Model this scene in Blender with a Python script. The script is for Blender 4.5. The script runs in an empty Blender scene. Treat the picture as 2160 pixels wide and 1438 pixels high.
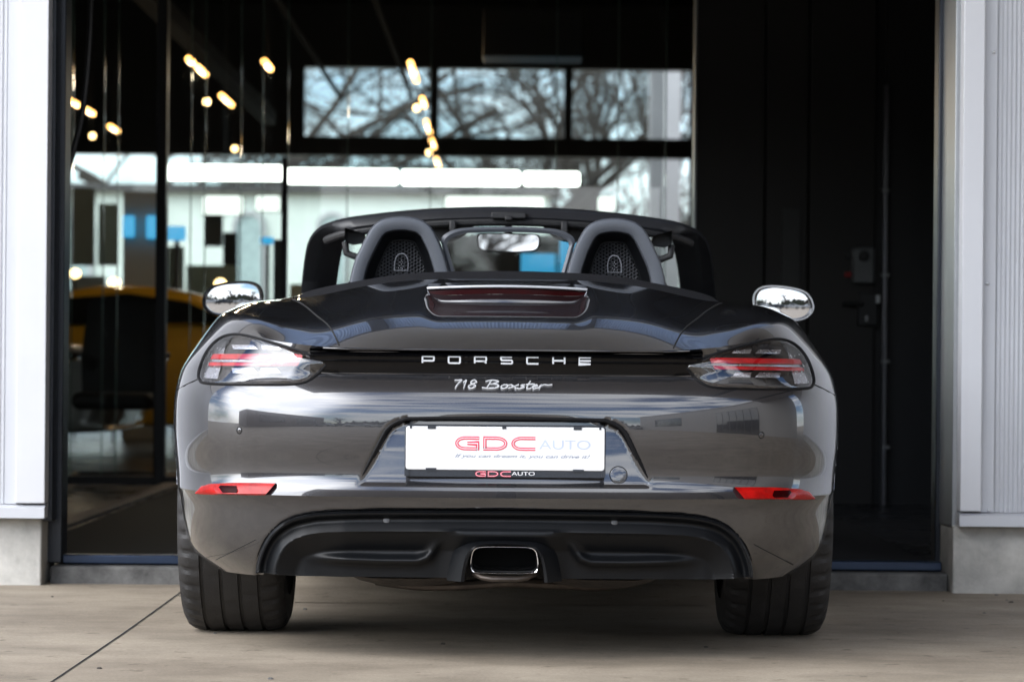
import bpy, bmesh, math, random
import numpy as np
from mathutils import Vector, Matrix
from mathutils.bvhtree import BVHTree

rng = random.Random(7)
S = bpy.context.scene
COL = S.collection
R = math.radians

# ------------------------------------------------------------------ camera
FPX, THETA, EYE_Z, HOR, CAM_D, CAM_X = 6490.0, 0.0087, 0.75, 762.0, 7.6, 0.0145
cd = bpy.data.cameras.new("camera")
cam = bpy.data.objects.new("camera", cd)
COL.objects.link(cam)
ct, st = math.cos(THETA), math.sin(THETA)
cam.matrix_world = Matrix(((ct, -st, 0, CAM_X), (0, 0, -1, -CAM_D), (st, ct, 0, EYE_Z), (0, 0, 0, 1)))
cd.sensor_width = 36.0
cd.lens = 36.0 * FPX / 2160.0
cd.shift_y = (HOR - 719.0) / 2160.0
cd.clip_end = 900.0
cd.dof.use_dof = True
cd.dof.focus_distance = 7.95
cd.dof.aperture_fstop = 5.0
S.camera = cam

def M(px, py, Y):
    """a spot of the photograph (2160 px wide) at depth Y as a point in metres"""
    dx, dy = px - 1080.0, py - HOR
    a, b = dx * ct + dy * st, -dx * st + dy * ct
    d = CAM_D + Y
    return (CAM_X + a * d / FPX, Y, EYE_Z - b * d / FPX)

# ------------------------------------------------------------------ sky and sun
SUN = Vector((-0.62, -0.52, 0.62)).normalized()
GLOW = Vector((-0.76, -0.45, 0.46)).normalized()      # a bank of bright thin cloud, low at the back left
W = bpy.data.worlds.new("World")
S.world = W
W.use_nodes = True
nt = W.node_tree
nt.nodes.clear()
def N(t, **k):
    n = nt.nodes.new(t)
    for a, v in k.items():
        setattr(n, a, v)
    return n
out = N("ShaderNodeOutputWorld")
bg = N("ShaderNodeBackground")
bg.inputs["Strength"].default_value = 0.13
sky = N("ShaderNodeTexSky", sky_type="NISHITA", sun_disc=False)
sky.sun_elevation = math.asin(SUN.z)
sky.sun_rotation = math.atan2(SUN.x, SUN.y)
sky.air_density = 1.0
sky.dust_density = 0.6
sky.ozone_density = 1.5
tc = N("ShaderNodeTexCoord")
mp = N("ShaderNodeMapping")
mp.inputs["Scale"].default_value = (1.6, 1.6, 5.5)
mp.inputs["Location"].default_value = (0.35, 0.1, 0.3)
no = N("ShaderNodeTexNoise")
no.inputs["Scale"].default_value = 1.5
no.inputs["Detail"].default_value = 7.0
no.inputs["Roughness"].default_value = 0.55
rp = N("ShaderNodeValToRGB")
rp.color_ramp.elements[0].position = 0.43
rp.color_ramp.elements[1].position = 0.60
mx = N("ShaderNodeMixRGB")
mx.inputs[2].default_value = (27.0, 27.8, 29.0, 1)
gn = N("ShaderNodeMixRGB", blend_type="MULTIPLY")
gn.inputs[0].default_value = 1.0
gn.inputs[2].default_value = (1.5, 1.75, 2.1, 1)
dt = N("ShaderNodeVectorMath", operation="DOT_PRODUCT")
dt.inputs[1].default_value = GLOW
mr = N("ShaderNodeMapRange", interpolation_type="SMOOTHERSTEP")
mr.inputs[1].default_value = 0.75
mr.inputs[2].default_value = 0.91
mr.inputs[3].default_value = 0.0
mr.inputs[4].default_value = 54.0
ad = N("ShaderNodeMixRGB", blend_type="ADD")
ad.inputs[0].default_value = 1.0
L = nt.links.new
L(tc.outputs["Generated"], mp.inputs["Vector"]); L(mp.outputs[0], no.inputs["Vector"])
L(no.outputs["Fac"], rp.inputs[0]); L(rp.outputs[0], mx.inputs[0]); L(sky.outputs[0], gn.inputs[1]); L(gn.outputs[0], mx.inputs[1])
L(tc.outputs["Generated"], dt.inputs[0]); L(dt.outputs["Value"], mr.inputs[0])
L(mx.outputs[0], ad.inputs[1]); L(mr.outputs[0], ad.inputs[2])
L(ad.outputs[0], bg.inputs[0]); L(bg.outputs[0], out.inputs[0])

sl = bpy.data.lights.new("sun", "SUN")
sl.energy = 0.6
sl.angle = R(12)
sl.color = (1.0, 0.95, 0.88)
so = bpy.data.objects.new("sun", sl)
COL.objects.link(so)
so.rotation_euler = (-SUN).to_track_quat("-Z", "Y").to_euler()
S.view_settings.view_transform = "Standard"
S.view_settings.look = "None"
S.view_settings.exposure = -0.3
S.view_settings.gamma = 1.0
S.cycles.use_denoising = True
S.cycles.max_bounces = 8
S.cycles.transparent_max_bounces = 16
S.cycles.caustics_reflective = False
S.cycles.caustics_refractive = False

# ------------------------------------------------------------------ materials
def mat(name, col, rough=0.5, metal=0.0, var=0.0, vscale=8.0, bump=0.0, bscale=60.0, coat=0.0, coatr=0.03,
        spec=0.5, emit=None, estr=0.0, stretch=(1, 1, 1), rvar=0.0, trans=0.0, ior=1.5):
    m = bpy.data.materials.new(name)
    m.use_nodes = True
    t = m.node_tree
    b = t.nodes["Principled BSDF"]
    b.inputs["Base Color"].default_value = (*col, 1)
    b.inputs["Roughness"].default_value = rough
    b.inputs["Metallic"].default_value = metal
    b.inputs["Coat Weight"].default_value = coat
    b.inputs["Coat Roughness"].default_value = coatr
    b.inputs["Specular IOR Level"].default_value = spec
    b.inputs["IOR"].default_value = ior
    b.inputs["Transmission Weight"].default_value = trans
    if emit:
        b.inputs["Emission Color"].default_value = (*emit, 1)
        b.inputs["Emission Strength"].default_value = estr
    if var or bump or rvar:
        c = t.nodes.new("ShaderNodeTexCoord")
        g = t.nodes.new("ShaderNodeMapping")
        g.inputs["Scale"].default_value = stretch
        t.links.new(c.outputs["Object"], g.inputs["Vector"])
    if var or rvar:
        n = t.nodes.new("ShaderNodeTexNoise")
        n.inputs["Scale"].default_value = vscale
        n.inputs["Detail"].default_value = 6
        n.inputs["Roughness"].default_value = 0.62
        t.links.new(g.outputs[0], n.inputs["Vector"])
        if var:
            r = t.nodes.new("ShaderNodeValToRGB")
            r.color_ramp.elements[0].position = 0.3
            r.color_ramp.elements[1].position = 0.72
            r.color_ramp.elements[0].color = tuple(max(0, x * (1 - var)) for x in col) + (1,)
            r.color_ramp.elements[1].color = tuple(min(1, x * (1 + var)) for x in col) + (1,)
            t.links.new(n.outputs["Fac"], r.inputs[0])
            t.links.new(r.outputs[0], b.inputs["Base Color"])
        if rvar:
            q = t.nodes.new("ShaderNodeMapRange")
            q.inputs[1].default_value, q.inputs[2].default_value = 0.3, 0.7
            q.inputs[3].default_value, q.inputs[4].default_value = max(0, rough - rvar), min(1, rough + rvar)
            t.links.new(n.outputs["Fac"], q.inputs[0])
            t.links.new(q.outputs[0], b.inputs["Roughness"])
    if bump:
        n2 = t.nodes.new("ShaderNodeTexNoise")
        n2.inputs["Scale"].default_value = bscale
        n2.inputs["Detail"].default_value = 4
        t.links.new(g.outputs[0], n2.inputs["Vector"])
        u = t.nodes.new("ShaderNodeBump")
        u.inputs["Strength"].default_value = bump
        u.inputs["Distance"].default_value = 0.01
        t.links.new(n2.outputs["Fac"], u.inputs["Height"])
        t.links.new(u.outputs[0], b.inputs["Normal"])
    return m

def glass_mat(name, tint, ior=1.5, rough=0.0):
    m = bpy.data.materials.new(name)
    m.use_nodes = True
    t = m.node_tree
    t.nodes.clear()
    o = t.nodes.new("ShaderNodeOutputMaterial")
    f = t.nodes.new("ShaderNodeFresnel")
    ge = t.nodes.new("ShaderNodeNewGeometry")          # the same reflectance from both faces of a thin pane
    ma = t.nodes.new("ShaderNodeMapRange"); ma.inputs[3].default_value, ma.inputs[4].default_value = ior, 1.0 / ior
    t.links.new(ge.outputs["Backfacing"], ma.inputs[0]); t.links.new(ma.outputs[0], f.inputs[0])
    a = t.nodes.new("ShaderNodeBsdfTransparent"); a.inputs[0].default_value = (*tint, 1)
    b = t.nodes.new("ShaderNodeBsdfGlossy"); b.inputs["Roughness"].default_value = rough
    x = t.nodes.new("ShaderNodeMixShader")
    t.links.new(f.outputs[0], x.inputs[0]); t.links.new(a.outputs[0], x.inputs[1]); t.links.new(b.outputs[0], x.inputs[2])
    t.links.new(x.outputs[0], o.inputs[0])
    return m

def emis(name, col, strength):
    return mat(name, (0.8, 0.8, 0.8), 0.4, emit=col, estr=strength)

MT = {}
MT["paint"] = mat("grey_metallic_paint", (0.047, 0.047, 0.052), 0.25, 0.72, var=0.06, vscale=900, coat=1.0, coatr=0.012)
MT["paint"].node_tree.nodes["Principled BSDF"].inputs["Coat IOR"].default_value = 1.82
MT["plastic"] = mat("black_grained_plastic", (0.0045, 0.005, 0.006), 0.36, bump=0.06, bscale=900, var=0.15, vscale=5, spec=0.22)
MT["gloss"] = mat("black_gloss_trim", (0.0025, 0.0025, 0.003), 0.07, rvar=0.02, vscale=6, spec=0.28)
MT["rubber_seal"] = mat("black_rubber_seal", (0.005, 0.005, 0.006), 0.55, var=0.2, spec=0.2)
MT["header"] = mat("charcoal_frame", (0.016, 0.017, 0.020), 0.38, var=0.15, vscale=12, spec=0.5)
MT["gap"] = mat("dark_gap", (0.004, 0.004, 0.004), 0.9, var=0.2)
MT["fabric"] = mat("black_soft_top_cloth", (0.010, 0.010, 0.012), 0.8, bump=0.3, bscale=500, var=0.25, vscale=30, spec=0.15)
MT["leather"] = mat("black_leather", (0.012, 0.012, 0.013), 0.55, bump=0.2, bscale=220, var=0.2)
MT["hoop"] = mat("satin_grey_hoop_paint", (0.088, 0.096, 0.112), 0.40, 0.25, var=0.06, vscale=300, bump=0.03, bscale=400)
MT["sensor"] = mat("grey_sensor_cap", (0.06, 0.06, 0.062), 0.45, var=0.1)
MT["chrome"] = mat("chrome", (0.82, 0.82, 0.84), 0.10, 1.0, rvar=0.05, vscale=14)
MT["satin"] = mat("satin_silver", (0.62, 0.63, 0.65), 0.32, 0.40, rvar=0.06, vscale=30)
MT["tyre"] = mat("tyre_rubber", (0.018, 0.017, 0.017), 0.62, var=0.35, vscale=22, bump=0.18, bscale=240)
MT["rim"] = mat("grey_alloy", (0.25, 0.25, 0.27), 0.3, 1.0, var=0.1)
MT["red_lens"] = mat("red_reflector", (0.36, 0.004, 0.003), 0.18, coat=0.15, spec=0.3, coatr=0.02, var=0.35, vscale=40, emit=None)
MT["red_dark"] = mat("dark_red_lens", (0.022, 0.0005, 0.001), 0.15, spec=0.05, var=0.3, vscale=25)
MT["red_bar"] = mat("red_light_bar", (0.62, 0.01, 0.015), 0.2, coat=0.6, var=0.3, vscale=30)
MT["lens"] = glass_mat("clear_lamp_lens", (0.84, 0.84, 0.86), 2.15)
MT["housing"] = mat("smoked_lamp_housing", (0.03, 0.03, 0.034), 0.25, 0.4, var=0.5, vscale=16)
MT["reflector"] = mat("silver_lamp_reflector", (0.75, 0.75, 0.77), 0.22, 0.9, rvar=0.1, vscale=60)
MT["plate"] = mat("white_plate", (0.74, 0.74, 0.74), 0.3, var=0.03)
MT["white_ink"] = mat("white_print", (0.82, 0.82, 0.84), 0.4, var=0.02)
MT["pale_ink"] = mat("pale_grey_print", (0.50, 0.55, 0.66), 0.4, var=0.04)
MT["blue_ink"] = mat("blue_grey_print", (0.20, 0.24, 0.34), 0.4, var=0.1)
MT["red_ink"] = mat("red_print", (0.68, 0.03, 0.08), 0.4, var=0.06)
MT["carbon"] = mat("dark_plate_frame", (0.020, 0.024, 0.032), 0.35, var=0.4, vscale=200, stretch=(1, 1, 3))
MT["mirror"] = mat("mirror_glass", (0.62, 0.63, 0.65), 0.01, 1.0, rvar=0.005)
MT["windscreen"] = glass_mat("windscreen_glass", (0.90, 0.94, 0.93), 1.5)
MT["deflector"] = glass_mat("wind_deflector_glass", (0.90, 0.93, 0.93), 1.45)
MT["shield"] = mat("dirty_heat_shield", (0.028, 0.022, 0.018), 0.6, 0.3, var=0.5, vscale=20, bump=0.4, bscale=40)
MT["pipe"] = mat("tarnished_pipe", (0.07, 0.058, 0.05), 0.45, 0.8, var=0.4, vscale=18)
MT["mesh_dark"] = mat("dark_mesh", (0.045, 0.047, 0.052), 0.45, 0.3, var=0.2)
MT["opening_dots"] = mat("grey_opening_dots", (0.28, 0.28, 0.30), 0.4, 0.4, var=0.2)

# ------------------------------------------------------------------ mesh helpers
class MB:
    def __init__(s):
        s.v, s.f, s.mi = [], [], []
    def quad_grid(s, rows, closed_u=False, closed_v=False, m=0):
        """rows: list of equal-length point lists"""
        o = len(s.v); nr, nc = len(rows), len(rows[0])
        for r in rows:
            s.v += [tuple(p) for p in r]
        for i in range(nr if closed_v else nr - 1):
            for j in range(nc if closed_u else nc - 1):
                a, b = o + i * nc + j, o + i * nc + (j + 1) % nc
                i2 = (i + 1) % nr
                s.f.append((a, b, o + i2 * nc + (j + 1) % nc, o + i2 * nc + j)); s.mi.append(m)
        return s
    def poly(s, pts, m=0):
        o = len(s.v); s.v += [tuple(p) for p in pts]
        s.f.append(tuple(range(o, o + len(pts)))); s.mi.append(m); return s
    def box(s, a, b, m=0):
        x0, y0, z0 = [min(p, q) for p, q in zip(a, b)]; x1, y1, z1 = [max(p, q) for p, q in zip(a, b)]
        o = len(s.v)
        s.v += [(x0, y0, z0), (x1, y0, z0), (x1, y1, z0), (x0, y1, z0), (x0, y0, z1), (x1, y0, z1), (x1, y1, z1), (x0, y1, z1)]
        for q in ((0, 3, 2, 1), (4, 5, 6, 7), (0, 1, 5, 4), (1, 2, 6, 5), (2, 3, 7, 6), (3, 0, 4, 7)):
            s.f.append(tuple(o + i for i in q)); s.mi.append(m)
        return s
    def tube(s, pts, r, n=8, closed=False, m=0, caps=True, flat=None):
        """round (or, with flat=(ru, rv, up), flattened) tube along points"""
        P = [Vector(p) for p in pts]; k = len(P); rows = []
        prev = None
        for i, p in enumerate(P):
            if closed: d = P[(i + 1) % k] - P[i - 1]
            else: d = P[min(i + 1, k - 1)] - P[max(i - 1, 0)]
            d.normalize()
            if flat is not None: up = Vector(flat[2])
            else: up = prev if prev is not None else (Vector((0, 0, 1)) if abs(d.z) < 0.9 else Vector((0, 1, 0)))
            u = d.cross(up)
            if u.length < 1e-6: u = d.orthogonal()
            u.normalize(); w = u.cross(d).normalized(); prev = w
            rr = r[i] if isinstance(r, (list, tuple)) else r
            ru, rv = (rr, rr) if flat is None else (flat[0], flat[1])
            rows.append([p + u * (ru * math.cos(2 * math.pi * j / n)) + w * (rv * math.sin(2 * math.pi * j / n)) for j in range(n)])
        s.quad_grid(rows, closed_u=True, closed_v=closed, m=m)
        if caps and not closed:
            s.poly(rows[0][::-1], m); s.poly(rows[-1], m)
        return s
    def bar(s, a, b, w, h, m=0):
        """rectangular bar from a to b"""
        a, b = Vector(a), Vector(b); d = (b - a).normalized()
        up = Vector((0, 0, 1)) if abs(d.z) < 0.95 else Vector((0, 1, 0))
        u = d.cross(up).normalized(); v = u.cross(d)
        q = [(-1, -1), (1, -1), (1, 1), (-1, 1)]
        r0 = [a + u * (i * w / 2) + v * (j * h / 2) for i, j in q]; r1 = [b + u * (i * w / 2) + v * (j * h / 2) for i, j in q]
        s.quad_grid([r0, r1], closed_u=True, m=m); s.poly(r0[::-1], m); s.poly(r1, m); return s
    def lathe_x(s, prof, cy, cz, n=64, m=0):
        """profile of (x, r) turned about the X axis"""
        rows = [[(x, cy + r * math.cos(2 * math.pi * j / n), cz + r * math.sin(2 * math.pi * j / n)) for j in range(n)] for x, r in prof]
        return s.quad_grid(rows, closed_u=True, m=m)
    def build(s, name, mats, parent=None, smooth=True, angle=35, bevel=0.0):
        me = bpy.data.meshes.new(name)
        off = Vector((0, 0, 0)); q = parent
        while q is not None:
            off += q.location; q = q.parent
        me.from_pydata([(p[0] - off.x, p[1] - off.y, p[2] - off.z) for p in s.v], [], s.f)
        mats = mats if isinstance(mats, (list, tuple)) else [mats]
        for x in mats: me.materials.append(x)
        if len(mats) > 1: me.polygons.foreach_set("material_index", s.mi)
        me.validate(clean_customdata=False)
        bm = bmesh.new(); bm.from_mesh(me)
        bmesh.ops.remove_doubles(bm, verts=bm.verts, dist=1e-5)
        bmesh.ops.recalc_face_normals(bm, faces=bm.faces)
        if smooth:
            ca = math.cos(R(angle))
            for f in bm.faces: f.smooth = True
            for e in bm.edges:
                if len(e.link_faces) == 2 and e.link_faces[0].normal.dot(e.link_faces[1].normal) < ca: e.smooth = False
        bm.to_mesh(me); bm.free(); me.update()
        o = bpy.data.objects.new(name, me); COL.objects.link(o)
        if parent is not None: o.parent = parent
        if bevel:
            b = o.modifiers.new("bevel", "BEVEL"); b.width = bevel; b.segments = 2; b.limit_method = "ANGLE"; b.angle_limit = R(40)
        return o

def tag(o, label, cat, group=None):
    o["label"] = label; o["category"] = cat
    if group: o["group"] = group
    return o
def thing(name, loc, label, cat, group=None):
    o = bpy.data.objects.new(name, None); COL.objects.link(o); o.location = loc; o.empty_display_size = 0.1
    return tag(o, label, cat, group)
def struct(o):
    o["kind"] = "structure"; return o
def copy_tree(o, parent=None):
    c = o.copy(); COL.objects.link(c)
    if parent is not None: c.parent = parent
    for ch in list(o.children): copy_tree(ch, c)
    return c
def smooth_loop(pts, n=6, closed=True):
    """Catmull-Rom through 2-D or 3-D points"""
    P = [np.array(p, float) for p in pts]; k = len(P); o = []
    for i in range(k if closed else k - 1):
        p0, p1, p2, p3 = (P[(i - 1) % k], P[i], P[(i + 1) % k], P[(i + 2) % k]) if closed else (P[max(i - 1, 0)], P[i], P[i + 1], P[min(i + 2, k - 1)])
        for j in range(n):
            t = j / n
            o.append(0.5 * (2 * p1 + (p2 - p0) * t + (2 * p0 - 5 * p1 + 4 * p2 - p3) * t * t + (3 * p1 - p0 - 3 * p2 + p3) * t ** 3))
    if not closed: o.append(P[-1])
    return [tuple(p) for p in o]
def inside(poly, x, z):
    r = np.zeros(x.shape, bool); k = len(poly)
    for i in range(k):
        (x0, z0), (x1, z1) = poly[i], poly[(i + 1) % k]
        c = ((z0 > z) != (z1 > z)) & (x < (x1 - x0) * (z - z0) / (z1 - z0 + 1e-12) + x0); r ^= c
    return r
def sdist(poly, x, z):
    """signed distance, positive inside"""
    d = np.full(x.shape, 1e9); k = len(poly)
    for i in range(k):
        (x0, z0), (x1, z1) = poly[i], poly[(i + 1) % k]
        dx, dz = x1 - x0, z1 - z0
        t = np.clip(((x - x0) * dx + (z - z0) * dz) / (dx * dx + dz * dz + 1e-12), 0, 1)
        d = np.minimum(d, np.hypot(x - x0 - t * dx, z - z0 - t * dz))
    return np.where(inside(poly, x, z), d, -d)
def sstep(a, b, x):
    t = np.clip((x - a) / (b - a), 0, 1); return t * t * (3 - 2 * t)
# ================================================================== THE CAR
CAR = thing("sports_car", (0, 0.95, 0), "dark grey two-seat convertible with its soft top folded away, seen from behind", "sports car")

# ---- body: a cage of rings (bottom to cockpit rim) by columns (tail centre round the side to the nose), splined both ways
BASE = [(0, 0), (.22, .005), (.42, .024), (.56, .060), (.67, .118), (.765, .215), (.835, .36), (.882, .6), (.905, .95)]
def low(z, W, y0, zc=None):
    return [(x * W / .905, y0 + y * (.95 - y0) / .95, (zc if (zc is not None and i > 4) else z)) for i, (x, y) in enumerate(BASE)]
RINGS = [
    low(.203, .806, .060), low(.25, .858, .035), low(.30, .877, .015), low(.36, .887, .002), low(.402, .893, -.012),
    low(.413, .897, -.019),
    low(.432, .8985, -.006), low(.455, .900, .002), low(.53, .907, -.006), low(.60, .9085, -.010), low(.645, .907, -.004),
    low(.683, .901, .014), low(.716, .893, .040),
    [(0, .034, .772), (.22, .039, .772), (.42, .058, .772), (.55, .098, .765), (.655, .150, .757), (.745, .245, .757), (.808, .39, .757), (.848, .62, .758), (.866, .95, .759)],
    [(0, .012, .779), (.22, .017, .779), (.42, .036, .781), (.545, .100, .792), (.640, .178, .806), (.722, .288, .813), (.775, .435, .814), (.812, .64, .814), (.832, .95, .814)],
    [(0, .18, .850), (.20, .185, .849), (.385, .20, .841), (.500, .24, .834), (.600, .305, .852), (.675, .395, .868), (.722, .52, .875), (.755, .70, .879), (.772, .95, .881)],
    [(0, .42, .904), (.19, .425, .902), (.36, .43, .892), (.470, .45, .870), (.562, .51, .876), (.625, .58, .892), (.665, .67, .901), (.692, .80, .906), (.707, .97, .909)],
    [(0, .62, .944), (.18, .625, .942), (.34, .63, .932), (.450, .65, .911), (.530, .69, .900), (.578, .74, .904), (.612, .81, .910), (.634, .89, .914), (.648, 1.0, .917)],
    [(0, .80, .975), (.17, .805, .973), (.325, .81, .962), (.430, .82, .944), (.508, .85, .928), (.553, .89, .922), (.583, .93, .920), (.604, .98, .921), (.616, 1.04, .923)],
    [(0, .98, 1.000), (.17, .985, .997), (.315, .99, .987), (.420, .995, .970), (.492, 1.0, .957), (.545, 1.02, .945), (.572, 1.04, .937), (.590, 1.06, .930), (.603, 1.09, .927)],
    [(0, 1.06, .994), (.165, 1.065, .991), (.305, 1.07, .981), (.405, 1.075, .964), (.475, 1.08, .951), (.525, 1.09, .939), (.552, 1.10, .931), (.570, 1.11, .924), (.585, 1.13, .920)],
    [(0, 1.10, .90), (.16, 1.10, .90), (.29, 1.11, .89), (.385, 1.115, .88), (.455, 1.12, .87), (.505, 1.13, .86), (.53, 1.135, .85), (.548, 1.145, .845), (.562, 1.16, .84)],
]
NR = len(RINGS)
FWD_UP = {  # forward columns for the rings from the lip upward
    14: [(.812, 1.45, .822), (.800, 2.0, .822), (.795, 2.75, .80), (.82, 3.3, .74), (.74, 3.85, .66), (.47, 4.15, .62), (0, 4.25, .61)],
    15: [(.760, 1.45, .877), (.755, 2.0, .875), (.765, 2.75, .85), (.77, 3.28, .79), (.66, 3.75, .72), (.42, 4.0, .67), (0, 4.05, .67)],
    16: [(.705, 1.45, .907), (.712, 2.0, .900), (.735, 2.75, .885), (.70, 3.2, .82), (.55, 3.55, .77), (.36, 3.7, .74), (0, 3.75, .74)],
    17: [(.664, 1.45, .919), (.680, 2.0, .912), (.705, 2.75, .905), (.62, 3.1, .84), (.47, 3.3, .81), (.30, 3.4, .80), (0, 3.42, .80)],
    18: [(.636, 1.45, .925), (.660, 2.0, .918), (.680, 2.75, .915), (.55, 3.0, .87), (.40, 3.1, .86), (.25, 3.15, .86), (0, 3.17, .86)],
    19: [(.620, 1.45, .928), (.645, 2.0, .920), (.660, 2.74, .925), (.50, 2.93, .90), (.36, 2.98, .895), (.22, 3.02, .90), (0, 3.05, .90)],
    20: [(.600, 1.46, .920), (.625, 2.0, .912), (.640, 2.70, .915), (.48, 2.90, .89), (.34, 2.95, .885), (.20, 2.99, .89), (0, 3.02, .89)],
    21: [(.575, 1.47, .82), (.600, 2.0, .81), (.615, 2.66, .81), (.46, 2.86, .80), (.32, 2.90, .80), (.19, 2.94, .80), (0, 2.97, .80)],
}
for r in range(NR):
    if r in FWD_UP:
        RINGS[r] = RINGS[r] + FWD_UP[r]
    else:
        x8, _, z8 = RINGS[r][8]
        f = lambda k, kz, y: (x8 * k, y, .2 + (z8 - .2) * kz)
        RINGS[r] = RINGS[r] + [f(.978, 1, 1.4), f(.958, 1, 2.0), f(.958, .97, 2.72), f(.985, .88, 3.35), (x8 * .88, 3.95, .2 + (z8 - .2) * .78), (x8 * .55, 4.26, .2 + (z8 - .2) * .77), (0, 4.37, .2 + (z8 - .2) * .77)]
G = np.array([[(-x, y, z) for x, y, z in reversed(r[1:])] + r for r in RINGS])        # rings x 31 columns
def spline_mat(t, te):
    """matrix of the natural cubic spline through knots t evaluated at te"""
    n = len(t); h = np.diff(t); A = np.zeros((n, n)); B = np.zeros((n, n)); A[0, 0] = A[-1, -1] = 1
    for i in range(1, n - 1):
        A[i, i - 1], A[i, i], A[i, i + 1] = h[i - 1], 2 * (h[i - 1] + h[i]), h[i]
        B[i, i - 1], B[i, i], B[i, i + 1] = 3 / h[i - 1], -3 / h[i - 1] - 3 / h[i], 3 / h[i]
    C = np.linalg.solve(A, B)                       # c coefficients per unit control
    E = np.zeros((len(te), n)); I = np.eye(n)
    for k, x in enumerate(te):
        i = min(max(np.searchsorted(t, x, "right") - 1, 0), n - 2); d = x - t[i]
        b = (I[i + 1] - I[i]) / h[i] - h[i] * (2 * C[i] + C[i + 1]) / 3
        E[k] = I[i] + b * d + C[i] * d * d + (C[i + 1] - C[i]) / (3 * h[i]) * d ** 3
    return E
def knots(A):
    d = np.linalg.norm(np.diff(A, axis=1), axis=2).mean(axis=0) ** .7
    return np.concatenate([[0], np.cumsum(d)])
nc = G.shape[1]; mid = nc // 2
tcol = knots(G[:20]); tcol -= tcol[mid]
trow = np.concatenate([[0], np.cumsum(np.linalg.norm(np.diff(G[:, mid:mid + 8], axis=0), axis=2).mean(axis=1))])
te_c, ck = [], []
for i in range(nc - 1):
    a = i + 1 - mid if i >= mid else mid - i                       # 1.. outward
    ln = np.linalg.norm(G[:, i + 1] - G[:, i], axis=1).max()
    n = max(3, int(ln / (.0065 if a <= 6 else (.012 if a <= 8 else .035))))
    for j in range(n):
        te_c.append(tcol[i] + (tcol[i + 1] - tcol[i]) * j / n); ck.append(abs(i + j / n - mid))
te_c.append(tcol[-1]); ck.append(nc - 1 - mid); ck = np.array(ck)
seg = [.0055] * 4 + [.0025] + [.004] * 3 + [.0055] * 3 + [.005] * 2 + [.003] * 1 + [.004] + [.010] * 4 + [.010, .01, .02]
te_r, rk = [], []
for i in range(NR - 1):
    ln = np.linalg.norm(G[i + 1, mid:mid + 7] - G[i, mid:mid + 7], axis=1).max()
    n = max(2, int(ln / (seg[i] if i < len(seg) else .02)))
    for j in range(n): te_r.append(trow[i] + (trow[i + 1] - trow[i]) * j / n); rk.append(i + j / n)
te_r.append(trow[-1]); rk.append(NR - 1); rk = np.array(rk); te_r = np.array(te_r)
EC = spline_mat(tcol, np.array(te_c))
def row_eval(breaks):
    E = np.zeros((len(te_r), NR)); br = [0] + breaks + [NR - 1]
    for a, b in zip(br[:-1], br[1:]):
        sel = (rk >= a) & (rk <= b)
        if b - a == 1:
            t = (rk[sel] - a)[:, None]; E[sel] = 0; E[sel, a] = 1 - t[:, 0]; E[sel, b] = t[:, 0]
        else:
            E[sel] = 0; E[np.ix_(np.where(sel)[0], range(a, b + 1))] = spline_mat(trow[a:b + 1], te_r[sel])
    return E
EA, EB = row_eval([5, 12, 13, 14, 19]), row_eval([5, 19])
CC = np.einsum("cj,rjk->rck", EC, G)                               # rings x fine columns
PA, PB = np.einsum("ri,ick->rck", EA, CC), np.einsum("ri,ick->rck", EB, CC)
w = (1 - sstep(2.6, 4.4, ck))[None, :, None]
P = w * PA + (1 - w) * PB
# the number-plate recess and the pocket round it
xv, zv = np.abs(P[..., 0]), P[..., 2]
RECS = smooth_loop([(-.366, .440), (-.303, .5655), (-.292, .582), (-.279, .5935), (-.256, .6035), (-.215, .6085), (0, .6105), (.215, .6085), (.256, .6035), (.279, .5935), (.292, .582), (.303, .5655), (.366, .440)], 8, closed=False)
RECP = [(-.372, .42)] + RECS + [(.372, .42)]
P0 = P.copy()
kk = 7.6 / (7.6 + P[..., 1])
sdv = sdist(RECP, xv * kk, .75 + (zv - .75) * kk)
tail = (rk[:, None] < 12) & (P[..., 1] < .3)
dep = .005 + .038 * sstep(.448, .60, zv)
fade = sstep(.437, .452, zv)
P[..., 1] += np.where(tail, dep * fade * sstep(-.0025, .009, sdv), 0)
scoop = (rk[:, None] > 14) & (rk[:, None] < 18)
P[..., 2] -= np.where(scoop, .0230 * (1 - sstep(.170, .225, xv)) * sstep(.10, .50, P[..., 1]) * (1 - sstep(.58, .66, P[..., 1])), 0)
DIFF = [(.622, .18), (.622, .217), (.6195, .240), (.612, .266), (.600, .293), (.581, .320), (.555, .342), (.528, .356), (.49, .366), (.445, .372), (.315, .3775), (0, .380)]
# the skin rolls inwards along the outline of the black diffuser
kk = 7.7 / (7.6 + P[..., 1])
sdd = sdist([(-.1, .1), (.622, .1)] + DIFF + [(-.1, .380)], xv * kk, .75 + (P[..., 2] - .75) * kk)
P[..., 1] += np.where(P[..., 1] < .5, .032 * sstep(-.003, .006, sdd), 0)
nrw, ncw = P.shape[:2]
idx = np.arange(nrw * ncw).reshape(nrw, ncw)
verts = P.reshape(-1, 3)
F4 = np.stack([idx[:-1, :-1], idx[:-1, 1:], idx[1:, 1:], idx[1:, :-1]], -1).reshape(-1, 4)
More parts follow.
